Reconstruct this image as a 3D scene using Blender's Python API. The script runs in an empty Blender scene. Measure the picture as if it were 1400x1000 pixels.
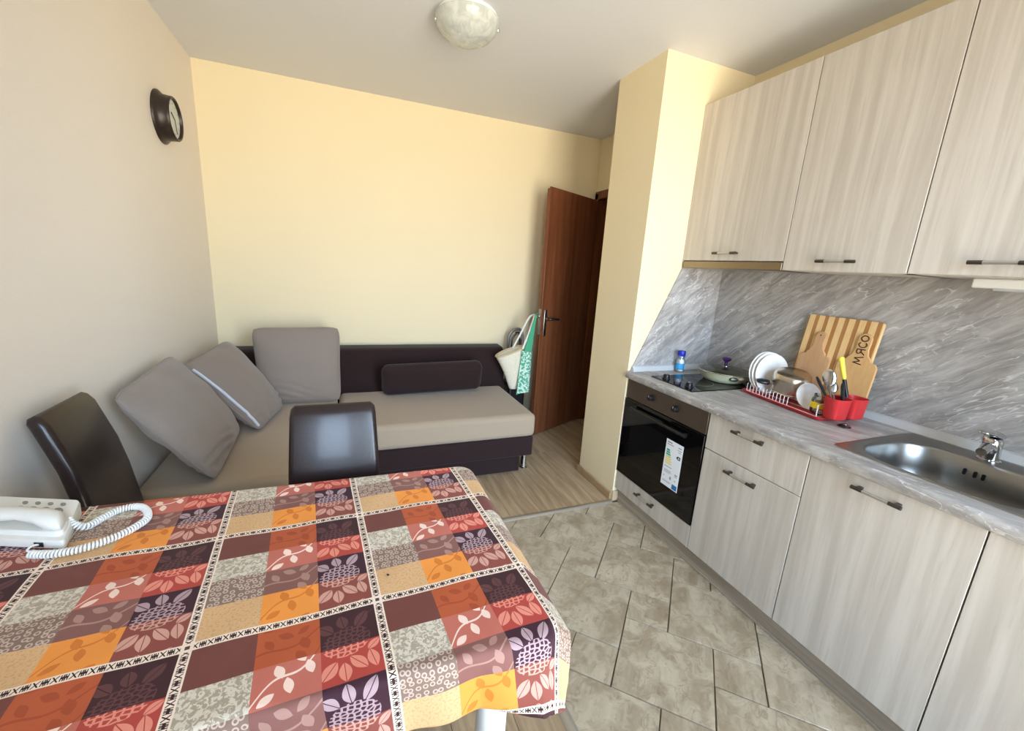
import bpy, bmesh, math, random
from mathutils import Matrix, Vector
random.seed(7)
PI = math.pi
scene = bpy.context.scene
COL = scene.collection

# ------------------------------------------------------------------ camera
CAM = Vector((0.7945, -3.3099, 1.3588))
FPX = 572.6642
yaw, pitch, roll = (math.radians(a) for a in (-22.2461, -13.0822, 3.5629))
fw = Vector((math.sin(-yaw) * math.cos(pitch), math.cos(yaw) * math.cos(pitch), math.sin(pitch)))
r0 = Vector((math.cos(yaw), math.sin(yaw), 0))
u0 = r0.cross(fw)
rt = math.cos(roll) * r0 + math.sin(roll) * u0
up = -math.sin(roll) * r0 + math.cos(roll) * u0
cd = bpy.data.cameras.new('camera')
cd.sensor_width = 36.0
cd.lens = 36.0 * FPX / 1400.0
cd.clip_start = 0.02
cam = bpy.data.objects.new('camera', cd)
COL.objects.link(cam)
mw = Matrix((rt, up, -fw)).transposed().to_4x4()
mw.translation = CAM
cam.matrix_world = mw
scene.camera = cam

# ------------------------------------------------------------------ world, light, exposure
world = bpy.data.worlds.new('daylight')
scene.world = world
world.use_nodes = True
wn = world.node_tree.nodes
wl = world.node_tree.links
wn.clear()
wo = wn.new('ShaderNodeOutputWorld')
wb = wn.new('ShaderNodeBackground')
tc = wn.new('ShaderNodeTexCoord')
sx = wn.new('ShaderNodeSeparateXYZ')
mr = wn.new('ShaderNodeMapRange')
mr.inputs['From Min'].default_value = -0.25
mr.inputs['From Max'].default_value = 0.25
ramp = wn.new('ShaderNodeValToRGB')
ramp.color_ramp.elements[0].color = (0.88, 0.79, 0.66, 1)     # sunlit ground and houses
ramp.color_ramp.elements[0].position = 0.40
ramp.color_ramp.elements[1].color = (0.60, 0.77, 1.0, 1)      # sky
ramp.color_ramp.elements[1].position = 0.60
wl.new(tc.outputs['Generated'], sx.inputs[0])
wl.new(sx.outputs['Z'], mr.inputs['Value'])
wl.new(mr.outputs[0], ramp.inputs[0])
wl.new(ramp.outputs[0], wb.inputs['Color'])
wb.inputs['Strength'].default_value = 13.0
wl.new(wb.outputs[0], wo.inputs['Surface'])

REAR = -3.95                                   # wall with the balcony window, behind the camera
WINS = ((0.38, 1.00, 0.85, 2.20), (1.30, 2.45, 0.06, 2.26))   # window and balcony door: x0 x1 z0 z1
for W in WINS:
    ld = bpy.data.lights.new('window_portal', 'AREA')
    ld.shape = 'RECTANGLE'
    ld.size = W[1] - W[0]
    ld.size_y = W[3] - W[2]
    ld.cycles.is_portal = True
    lo = bpy.data.objects.new('window_portal', ld)
    COL.objects.link(lo)
    lo.location = ((W[0] + W[1]) / 2, REAR - 0.15, (W[2] + W[3]) / 2)
    lo.rotation_euler = (PI / 2, 0, 0)

vs = scene.view_settings
vs.view_transform = 'Standard'
vs.look = 'None'
vs.gamma = 1.0
vs.use_curve_mapping = False
vs.exposure = 0.76

# ------------------------------------------------------------------ geometry helpers: each returns (verts, faces)
def box(x0, x1, y0, y1, z0, z1):
    v = [(x, y, z) for z in (z0, z1) for y in (y0, y1) for x in (x0, x1)]
    f = [(0, 2, 3, 1), (4, 5, 7, 6), (0, 1, 5, 4), (1, 3, 7, 5), (3, 2, 6, 7), (2, 0, 4, 6)]
    return v, f

def join(*gs):
    V, F = [], []
    for v, f in gs:
        o = len(V)
        V += list(v)
        F += [tuple(i + o for i in q) for q in f]
    return V, F

def loft(rings, cap0=True, cap1=True, closed=True):
    n = len(rings[0])
    V = [tuple(p) for r in rings for p in r]
    F = []
    m = n if closed else n - 1
    for k in range(len(rings) - 1):
        for i in range(m):
            j = (i + 1) % n
            F.append((k * n + i, k * n + j, (k + 1) * n + j, (k + 1) * n + i))
    if cap0: F.append(tuple(range(n - 1, -1, -1)))
    if cap1: F.append(tuple((len(rings) - 1) * n + i for i in range(n)))
    return V, F

def ring(c, a, b, ra, rb, n, ph=0.0):
    c, a, b = Vector(c), Vector(a), Vector(b)
    return [c + a * (ra * math.cos(2 * PI * i / n + ph)) + b * (rb * math.sin(2 * PI * i / n + ph)) for i in range(n)]

def frame(d):
    d = Vector(d).normalized()
    a = d.orthogonal().normalized()
    return a, d.cross(a)

def cyl(p0, p1, ra, rb=None, n=20):
    rb = ra if rb is None else rb
    p0, p1 = Vector(p0), Vector(p1)
    a, b = frame(p1 - p0)
    return loft([ring(p0, a, b, ra, ra, n), ring(p1, a, b, rb, rb, n)])

def lathe(prof, n=32, c=(0, 0, 0), axis=(0, 0, 1), cap0=True, cap1=True):
    ax = Vector(axis).normalized()
    a, b = frame(ax)
    c = Vector(c)
    return loft([ring(c + ax * z, a, b, max(r, 1e-4), max(r, 1e-4), n) for r, z in prof], cap0, cap1)

def tube(pts, r, n=8, closed=False):
    P = [Vector(p) for p in pts]
    m = len(P)
    rings = []
    a = None
    for k in range(m):
        if closed: d = P[(k + 1) % m] - P[k - 1]
        else: d = P[min(k + 1, m - 1)] - P[max(k - 1, 0)]
        d.normalize()
        if a is None: a = d.orthogonal().normalized()
        a = (a - d * a.dot(d)).normalized()
        b = d.cross(a)
        rr = r[k] if isinstance(r, (list, tuple)) else r
        rings.append(ring(P[k], a, b, rr, rr, n))
    if closed:
        V, F = loft(rings, False, False)
        o = (m - 1) * n
        F += [(o + i, o + (i + 1) % n, (i + 1) % n, i) for i in range(n)]
        return V, F
    return loft(rings)

def spline(pts, k=8):
    P = [Vector(p) for p in pts]
    out = []
    for i in range(len(P) - 1):
        p0, p1, p2, p3 = P[max(i - 1, 0)], P[i], P[i + 1], P[min(i + 2, len(P) - 1)]
        for s in range(k):
            t = s / k
            out.append(0.5 * ((2 * p1) + (p2 - p0) * t + (2 * p0 - 5 * p1 + 4 * p2 - p3) * t * t + (3 * p1 - p0 - 3 * p2 + p3) * t ** 3))
    out.append(P[-1])
    return out

def rrect(x0, x1, y0, y1, r, k=6):
    out = []
    for cx, cy, a0 in ((x1 - r, y1 - r, 0), (x0 + r, y1 - r, PI / 2), (x0 + r, y0 + r, PI), (x1 - r, y0 + r, 1.5 * PI)):
        for i in range(k + 1):
            a = a0 + PI / 2 * i / k
            out.append((cx + r * math.cos(a), cy + r * math.sin(a)))
    return out

def prism(poly, f0, f1):
    """poly of 2-D points, f0/f1 map a 2-D point to the two 3-D faces"""
    return loft([[f0(p) for p in poly], [f1(p) for p in poly]])

def grid(nu, nv, fn):
    V = [tuple(fn(i / nu, j / nv)) for j in range(nv + 1) for i in range(nu + 1)]
    F = [(j * (nu + 1) + i, j * (nu + 1) + i + 1, (j + 1) * (nu + 1) + i + 1, (j + 1) * (nu + 1) + i) for j in range(nv) for i in range(nu)]
    return V, F

ORIGIN = {}
def setp(o, label=None, cat=None, group=None, kind=None):
    if label: o['label'] = label
    if cat: o['category'] = cat
    if group: o['group'] = group
    if kind: o['kind'] = kind
    return o

def thing(name, loc, label=None, cat=None, group=None, kind=None):
    o = bpy.data.objects.new(name, None)
    o.empty_display_size = 0.05
    COL.objects.link(o)
    o.location = loc
    ORIGIN[o] = Vector(loc)
    return setp(o, label, cat, group, kind)

def mk(name, geo, mat, parent=None, M=None, bevel=0.0, seg=2, smooth=True, angle=35, sub=0, label=None, cat=None, group=None, kind=None, uv=None, ori=None, fix=True):
    V = [Vector(v) for v in geo[0]]
    if M is not None: V = [M @ v for v in V]
    if parent is not None: org = ORIGIN[parent]
    else:
        xs, ys, zs = zip(*V)
        org = Vector(ori) if ori else Vector(((min(xs) + max(xs)) / 2, (min(ys) + max(ys)) / 2, min(zs)))
    me = bpy.data.meshes.new(name)
    me.from_pydata([v - org for v in V], [], geo[1])
    me.validate()
    if fix:
        bm = bmesh.new()
        bm.from_mesh(me)
        bmesh.ops.recalc_face_normals(bm, faces=bm.faces)
        bm.to_mesh(me)
        bm.free()
    if uv:
        lay = me.uv_layers.new(name='UVMap')
        for l in me.loops: lay.data[l.index].uv = uv[l.vertex_index]
    me.materials.append(mat)
    if smooth:
        me.polygons.foreach_set('use_smooth', [True] * len(me.polygons))
        me.set_sharp_from_angle(angle=math.radians(angle))
    o = bpy.data.objects.new(name, me)
    COL.objects.link(o)
    if parent is not None: o.parent = parent
    else: o.location = org
    ORIGIN[o] = org
    if bevel:
        b = o.modifiers.new('bevel', 'BEVEL')
        b.width = bevel
        b.segments = seg
        b.limit_method = 'ANGLE'
        b.angle_limit = math.radians(30)
        b.harden_normals = False
    if sub:
        s = o.modifiers.new('sub', 'SUBSURF')
        s.levels = s.render_levels = sub
    return setp(o, label, cat, group, kind)

# ------------------------------------------------------------------ material helpers
def srgb(r, g, b):
    def c(x):
        x /= 255.0
        return x / 12.92 if x <= 0.04045 else ((x + 0.055) / 1.055) ** 2.4
    return (c(r), c(g), c(b), 1.0)

class X:
    """a socket that can be used in arithmetic; every operation adds a node"""
    T = None
    def __init__(s, sock): s.s = sock
    @staticmethod
    def math(op, *a):
        n = X.T.nodes.new('ShaderNodeMath')
        n.operation = op
        for i, v in enumerate(a):
            if isinstance(v, X): X.T.links.new(v.s, n.inputs[i])
            else: n.inputs[i].default_value = v
        return X(n.outputs[0])
    def __add__(s, o): return X.math('ADD', s, o)
    __radd__ = __add__
    def __sub__(s, o): return X.math('SUBTRACT', s, o)
    def __rsub__(s, o): return X.math('SUBTRACT', o, s)
    def __mul__(s, o): return X.math('MULTIPLY', s, o)
    __rmul__ = __mul__
    def __truediv__(s, o): return X.math('DIVIDE', s, o)
    def __gt__(s, o): return X.math('GREATER_THAN', s, o)
    def __lt__(s, o): return X.math('LESS_THAN', s, o)
    def abs(s): return X.math('ABSOLUTE', s)
    def fract(s): return X.math('FRACT', s)
    def max(s, o): return X.math('MAXIMUM', s, o)
    def min(s, o): return X.math('MINIMUM', s, o)
    def sin(s): return X.math('SINE', s)
    def pow(s, o): return X.math('POWER', s, o)

def mixc(fac, a, b):
    n = X.T.nodes.new('ShaderNodeMix')
    n.data_type = 'RGBA'
    for k, v in ((0, fac), (6, a), (7, b)):
        if isinstance(v, X): X.T.links.new(v.s, n.inputs[k])
        else: n.inputs[k].default_value = v
    return X(n.outputs[2])

def smooth(v, lo, hi):
    n = X.T.nodes.new('ShaderNodeMapRange')
    n.interpolation_type = 'SMOOTHSTEP'
    n.inputs[1].default_value = lo
    n.inputs[2].default_value = hi
    X.T.links.new(v.s, n.inputs[0])
    return X(n.outputs[0])

def vec(x, y, z):
    n = X.T.nodes.new('ShaderNodeCombineXYZ')
    for i, v in enumerate((x, y, z)):
        if isinstance(v, X): X.T.links.new(v.s, n.inputs[i])
        else: n.inputs[i].default_value = v
    return X(n.outputs[0])

def pos():
    n = X.T.nodes.new('ShaderNodeNewGeometry')
    s = X.T.nodes.new('ShaderNodeSeparateXYZ')
    X.T.links.new(n.outputs['Position'], s.inputs[0])
    return X(s.outputs[0]), X(s.outputs[1]), X(s.outputs[2])

def uvs():
    n = X.T.nodes.new('ShaderNodeUVMap')
    s = X.T.nodes.new('ShaderNodeSeparateXYZ')
    X.T.links.new(n.outputs[0], s.inputs[0])
    return X(s.outputs[0]), X(s.outputs[1])

def rnd():
    n = X.T.nodes.new('ShaderNodeObjectInfo')
    return X(n.outputs['Random'])

def noise(v, scale, detail=3, rough=0.55, dist=0.0):
    n = X.T.nodes.new('ShaderNodeTexNoise')
    n.inputs['Scale'].default_value = scale
    n.inputs['Detail'].default_value = detail
    n.inputs['Roughness'].default_value = rough
    n.inputs['Distortion'].default_value = dist
    X.T.links.new(v.s, n.inputs['Vector'])
    return X(n.outputs[0])

def voro(v, scale, feature='F1', rand=1.0, dims='2D'):
    n = X.T.nodes.new('ShaderNodeTexVoronoi')
    n.voronoi_dimensions = dims
    n.feature = feature
    n.inputs['Scale'].default_value = scale
    n.inputs['Randomness'].default_value = rand
    X.T.links.new(v.s, n.inputs['Vector'])
    return X(n.outputs['Distance'])

def material(name, color=(0.5, 0.5, 0.5, 1), rough=0.5, metal=0.0, fn=None, bump=None, spec=0.5, coat=0.0, sheen=0.0, trans=0.0, ior=1.45):
    """fn() returns a colour X, bump() returns (height X, strength, distance)"""
    m = bpy.data.materials.new(name)
    m.use_nodes = True
    X.T = m.node_tree
    b = m.node_tree.nodes['Principled BSDF']
    b.inputs['Base Color'].default_value = color
    b.inputs['Roughness'].default_value = rough
    b.inputs['Metallic'].default_value = metal
    b.inputs['Specular IOR Level'].default_value = spec
    b.inputs['Coat Weight'].default_value = coat
    b.inputs['Coat Roughness'].default_value = 0.1
    b.inputs['Sheen Weight'].default_value = sheen
    b.inputs['Transmission Weight'].default_value = trans
    b.inputs['IOR'].default_value = ior
    if fn: X.T.links.new(fn().s, b.inputs['Base Color'])
    if bump:
        h, st, di = bump()
        n = X.T.nodes.new('ShaderNodeBump')
        n.inputs['Strength'].default_value = st
        n.inputs['Distance'].default_value = di
        X.T.links.new(h.s, n.inputs['Height'])
        X.T.links.new(n.outputs[0], b.inputs['Normal'])
    return m

def plain(name, rgb, rough=0.5, metal=0.0, var=0.06, scale=40, **k):
    """a colour with a little grain"""
    c = srgb(*rgb)
    d = tuple(x * (1 - var) for x in c[:3]) + (1,)
    e = tuple(min(1, x * (1 + var)) for x in c[:3]) + (1,)
    def fn():
        x, y, z = pos()
        return mixc(noise(vec(x, y, z), scale, 2), d, e)
    return material(name, c, rough, metal, fn=fn, **k)

def paint(name, rgb):
    c = srgb(*rgb)
    def fn():
        x, y, z = pos()
        n1 = noise(vec(x, y, z), 260, 2)
        n2 = noise(vec(x, y, z), 1.6, 3)
        a = mixc(n1, tuple(v * 0.93 for v in c[:3]) + (1,), tuple(min(1, v * 1.06) for v in c[:3]) + (1,))
        return mixc(smooth(n2, 0.35, 0.75) * 0.25, a, tuple(v * 0.95 for v in c[:3]) + (1,))
    def bp():
        x, y, z = pos()
        return noise(vec(x, y, z), 330, 3), 0.25, 0.004
    return material(name, c, 0.62, fn=fn, bump=bp, spec=0.35)

def grain_z(name, light, dark, mid, ax='z', rough=0.42):
    """pale streaked wood decor, streaks along ax"""
    def fn():
        x, y, z = pos()
        o = rnd() * 13.0
        a, b, c = {'z': (x, y, z), 'y': (x, z, y)}[ax]
        w = noise(vec(a, b, c * 0.5 + o), 1.3, 2) * 0.06
        p = vec(a * 1.0 + w, b * 1.0 + w + o, c * 0.035)
        n1 = noise(p, 26, 4, 0.6)
        n2 = noise(vec(a + w, b + w + o, c * 0.06), 90, 3, 0.6)
        n3 = noise(vec(a, b + o, c * 0.25), 9, 3)
        col = mixc(smooth(n1, 0.33, 0.68), srgb(*dark), srgb(*light))
        col = mixc(smooth(n2, 0.52, 0.78) * 0.45, col, srgb(*mid))
        return mixc(smooth(n3, 0.55, 0.8) * 0.25, col, srgb(*mid))
    return material(name, srgb(*light), rough, fn=fn, spec=0.4)

def marble(name, top=False):
    def fn():
        x, y, z = pos()
        if top: s, t, q = y * 0.95 - x * 0.3, x * 0.95 + y * 0.3, z
        else:                                   # veins climb towards the camera on both splash panels
            h = y * -1.0 + x
            s, t, q = h * 0.80 + z * 0.60, z * 0.80 - h * 0.60, x * 0.2
        w = noise(vec(s, t, q), 5, 4) - 0.5
        p = vec(s * 0.16 + w * 0.03, t + w * 0.035, q)
        n1 = noise(p, 26, 6, 0.68)
        n2 = noise(vec(s * 0.5 + w * 0.2, t + w * 0.2, q + 3.0), 7, 5, 0.6)
        v1 = (noise(vec(s * 0.20 + w * 0.06, t + w * 0.07, q + 7.0), 11, 4, 0.55) - 0.5).abs()
        v2 = (noise(vec(s * 0.15 + w * 0.03, t + w * 0.04, q + 1.0), 24, 3, 0.55) - 0.5).abs()
        col = mixc(smooth(n1, 0.28, 0.74), srgb(136, 132, 129), srgb(190, 187, 183))
        col = mixc(smooth(n2, 0.5, 0.72) * 0.5, col, srgb(118, 108, 100))
        col = mixc((1.0 - smooth(v1, 0.0, 0.010)) * 0.6, col, srgb(226, 224, 222))
        return mixc((1.0 - smooth(v2, 0.0, 0.012)) * 0.4, col, srgb(215, 212, 210))
    return material(name, srgb(140, 135, 132), 0.33, fn=fn, spec=0.4)

def fabric(name, rgb, weave=900, rough=0.9, sheen=0.25):
    c = srgb(*rgb)
    def fn():
        x, y, z = pos()
        n1 = noise(vec(x, y, z), 420, 2)
        n2 = noise(vec(x, y, z), 6, 3)
        a = mixc(n1, tuple(v * 0.85 for v in c[:3]) + (1,), tuple(v * 1.12 for v in c[:3]) + (1,))
        return mixc(n2 * 0.3, a, tuple(v * 0.85 for v in c[:3]) + (1,))
    def bp():
        x, y, z = pos()
        return noise(vec(x, y, z), weave, 2) , 0.25, 0.002
    return material(name, c, rough, fn=fn, bump=bp, spec=0.2, sheen=sheen)

M = {}
M['wall_yellow'] = paint('wall_yellow', (235, 220, 184))
M['wall_beige'] = paint('wall_beige', (238, 229, 216))
M['ceiling'] = paint('ceiling_paint', (224, 225, 228))
M['cab'] = grain_z('cabinet_decor', (203, 196, 186), (184, 176, 165), (170, 161, 149))
M['cab_in'] = plain('cabinet_edge', (205, 198, 186), 0.6)
M['kick'] = grain_z('plinth_decor', (170, 158, 142), (140, 128, 114), (128, 116, 102), 'y')
M['marble'] = marble('marble_splash')
M['marble_top'] = marble('marble_worktop', True)
M['chrome'] = plain('chrome', (205, 205, 205), 0.12, 1.0, 0.02)
M['satin'] = plain('satin_silver', (196, 194, 190), 0.3, 0.85, 0.02)
M['steel'] = plain('brushed_steel', (178, 176, 172), 0.28, 1.0, 0.05, 200)
M['sinksteel'] = plain('sink_steel', (150, 149, 146), 0.30, 1.0, 0.04, 200)
M['potsteel'] = plain('pot_steel', (190, 180, 166), 0.27, 1.0, 0.05, 30)
M['hood'] = plain('hood_steel', (146, 132, 112), 0.35, 1.0, 0.05)
M['ovenpanel'] = plain('oven_panel_steel', (112, 100, 90), 0.42, 0.85, 0.04, 200)
M['dark_metal'] = plain('dark_metal', (90, 86, 82), 0.35, 0.9)
M['black'] = plain('black_plastic', (22, 22, 24), 0.35)
M['blackglass'] = plain('black_glass', (6, 6, 7), 0.04, 0, 0.02, spec=0.45)
M['ovenwin'] = plain('oven_window', (20, 19, 18), 0.05, 0, 0.02, spec=0.4)
M['white'] = plain('white_plastic', (236, 236, 232), 0.35, 0, 0.03)
M['phone'] = plain('phone_plastic', (232, 232, 226), 0.42, 0, 0.02)
M['grey'] = plain('grey_plastic', (150, 148, 142), 0.5)
M['strip'] = plain('sealing_strip', (196, 198, 198), 0.4, 0, 0.02)
M['porcelain'] = plain('porcelain', (240, 240, 236), 0.18, 0, 0.02)
M['red'] = plain('red_plastic', (206, 52, 54), 0.38, 0, 0.04)
M['yellow'] = plain('yellow_plastic', (226, 208, 70), 0.4)
M['yellowlabel'] = plain('yellow_label', (236, 206, 30), 0.5)
M['blue'] = plain('blue_plastic', (28, 44, 170), 0.35)
M['bluelabel'] = plain('blue_label', (60, 150, 200), 0.5, 0, 0.3, 120)
M['paper'] = plain('paper', (236, 240, 244), 0.6, 0, 0.02)
M['inkgrey'] = plain('ink_grey', (140, 145, 150), 0.6)
M['inkgreen'] = plain('ink_green', (40, 140, 120), 0.6)
M['inkteal'] = plain('ink_teal', (60, 160, 140), 0.6)
M['inklime'] = plain('ink_lime', (214, 214, 120), 0.6)
M['inkyellow'] = plain('ink_yellow', (236, 220, 140), 0.6)
M['inkblue'] = plain('ink_blue', (40, 110, 170), 0.6)
M['purple'] = plain('purple_plastic', (58, 26, 88), 0.35)
M['pan'] = plain('pan_enamel', (206, 208, 172), 0.3, 0, 0.03)
M['salt'] = plain('salt', (240, 242, 244), 0.8)
M['rubber'] = plain('dark_seam', (30, 26, 26), 0.7)
M['seat'] = fabric('seat_fabric', (168, 151, 130))
M['cushion'] = fabric('cushion_fabric', (142, 130, 121), 1200)
M['plum'] = fabric('plum_fabric', (46, 32, 32), 1000, sheen=0.1)
M['leather'] = material('leather', srgb(34, 24, 23), 0.30, spec=0.5, coat=0.15,
    fn=lambda: (lambda p: mixc(noise(vec(*p), 60, 3), srgb(30, 21, 21), srgb(42, 30, 28)))(pos()),
    bump=lambda: (lambda p: (voro(vec(*p), 320, 'F1', 1.0, '3D'), 0.12, 0.001))(pos()))
M['zip'] = plain('zip_tape', (206, 210, 220), 0.6)
M['straw'] = plain('straw', (226, 218, 196), 0.8, 0, 0.15, 90)
M['strawrim'] = plain('straw_rim', (200, 180, 140), 0.8, 0, 0.15, 90)
M['canvas'] = plain('white_canvas', (226, 226, 220), 0.8)
M['greenplain'] = plain('green_cotton', (70, 160, 120), 0.85)
M['clocksteel'] = plain('clock_bronze', (54, 44, 38), 0.35, 0.3)
M['clockface'] = plain('clock_face', (214, 218, 206), 0.6, 0, 0.10, 30)
M['rim'] = plain('grey_tube', (128, 128, 126), 0.35, 0.4)

def _green():
    x, y, z = pos()
    n = noise(vec(x, y, z), 62, 2)
    return mixc(smooth(n, 0.47, 0.53), srgb(206, 230, 214), srgb(84, 168, 136))
M['greenprint'] = material('green_print', rough=0.85, fn=_green)

def _door():
    x, y, z = pos()
    n = noise(vec(x * 1.0, y * 1.0, z * 0.05), 30, 4)
    n2 = noise(vec(x * 1.0, y * 1.0, z * 0.03), 110, 3)
    c = mixc(smooth(n, 0.3, 0.7), srgb(108, 62, 38), srgb(134, 80, 50))
    return mixc(smooth(n2, 0.5, 0.8) * 0.4, c, srgb(94, 52, 30))
M['doorwood'] = material('door_wood', rough=0.4, fn=_door)

def _plank():
    x, y, z = pos()
    r = rnd() * 17.0
    w = noise(vec(x, y * 0.4, r), 5, 2) * 0.06
    n = noise(vec(x + w, y * 0.06, r), 34, 5, 0.6)
    n2 = noise(vec(x + w, y * 0.12, r + 4.0), 120, 3, 0.6)
    c = mixc(smooth(n, 0.3, 0.7), srgb(150, 126, 98), srgb(192, 168, 136))
    c = mixc(smooth(n2, 0.5, 0.8) * 0.4, c, srgb(126, 104, 80))
    return mixc(rnd() * 0.35, c, srgb(170, 150, 124))
M['plank'] = material('laminate', rough=0.42, fn=_plank, spec=0.4)

def _tile():
    x, y, z = pos()
    r = rnd() * 23.0
    w = noise(vec(x, y, r), 6, 3) * 0.25
    n = noise(vec(x + w, y + w, r), 9, 6, 0.65)
    n2 = noise(vec(x + w, y + w, r + 5.0), 30, 5, 0.7)
    cr = (noise(vec(x + w, y + w, r + 9.0), 6, 5, 0.6) - 0.5).abs()
    c = mixc(smooth(n, 0.3, 0.7), srgb(148, 131, 107), srgb(196, 183, 160))
    c = mixc(smooth(n2, 0.52, 0.72) * 0.6, c, srgb(128, 108, 82))
    c = mixc((1.0 - smooth(cr, 0.0, 0.014)) * 0.35, c, srgb(112, 92, 70))
    return mixc(rnd() * 0.2, c, srgb(178, 166, 146))
def _tileb():
    x, y, z = pos()
    return noise(vec(x, y, z), 30, 5, 0.6), 0.22, 0.004
M['tile'] = material('stone_tile', rough=0.45, fn=_tile, bump=_tileb, spec=0.4)
M['grout'] = plain('grout', (112, 104, 92), 0.9, 0, 0.15, 80)
M['skirt'] = plain('skirting_wood', (166, 138, 104), 0.5, 0, 0.12, 20)
M['skirt_tile'] = plain('skirting_tile', (196, 172, 136), 0.5, 0, 0.1, 20)
M['alu'] = plain('aluminium', (186, 180, 168), 0.4, 0.6)
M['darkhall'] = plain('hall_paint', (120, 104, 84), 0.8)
M['frosted'] = None

def _bamboo():
    x, y, z = pos()
    s = (y * 1.0) / 0.0212
    f = (s * 0.5 + 0.13).fract()
    n = noise(vec(x, y, z * 0.05), 140, 3)
    a = mixc(n, srgb(214, 176, 118), srgb(236, 204, 150))
    b = mixc(n, srgb(150, 100, 52), srgb(186, 136, 82))
    return mixc(f > 0.60, a, b)
M['bamboo'] = material('bamboo', rough=0.55, fn=_bamboo)
def _beech(c1, c2):
    def f():
        x, y, z = pos()
        return mixc(noise(vec(x, y, z * 0.08), 70, 4), srgb(*c1), srgb(*c2))
    return f
M['beech'] = material('beech_pinkish', rough=0.6, fn=_beech((176, 132, 92), (206, 166, 124)))
M['birch'] = material('birch_warm', rough=0.6, fn=_beech((190, 146, 92), (218, 178, 124)))
M['burn'] = plain('burnt_lettering', (58, 34, 22), 0.7)

def glassmat(name, tint, alpha_like, rough=0.03):
    """thin clear glass: transparent mixed with a glossy coat"""
    m = bpy.data.materials.new(name)
    m.use_nodes = True
    t = m.node_tree
    t.nodes.clear()
    o = t.nodes.new('ShaderNodeOutputMaterial')
    mx = t.nodes.new('ShaderNodeMixShader')
    tr = t.nodes.new('ShaderNodeBsdfTransparent')
    tr.inputs[0].default_value = tint
    gl = t.nodes.new('ShaderNodeBsdfGlossy')
    gl.inputs['Roughness'].default_value = rough
    fr = t.nodes.new('ShaderNodeFresnel')
    fr.inputs[0].default_value = 1.5
    ad = t.nodes.new('ShaderNodeMath')
    ad.operation = 'ADD'
    ad.inputs[1].default_value = alpha_like
    t.links.new(fr.outputs[0], ad.inputs[0])
    t.links.new(ad.outputs[0], mx.inputs[0])
    t.links.new(tr.outputs[0], mx.inputs[1])
    t.links.new(gl.outputs[0], mx.inputs[2])
    t.links.new(mx.outputs[0], o.inputs[0])
    return m
M['glass'] = glassmat('clear_glass', (0.93, 0.95, 0.95, 1), 0.05)
M['lidglass'] = glassmat('lid_glass', (0.62, 0.66, 0.66, 1), 0.08)
M['pane'] = glassmat('window_glass', (0.97, 0.98, 0.98, 1), 0.0)

def _lampglass():
    x, y, z = pos()
    n = noise(vec(x, y, z), 22, 4, 0.6, 1.0)
    return mixc(smooth(n, 0.35, 0.65), srgb(236, 240, 236), srgb(206, 212, 206))
M['lampglass'] = material('alabaster_glass', rough=0.15, fn=_lampglass, spec=0.5, trans=0.35)

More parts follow.
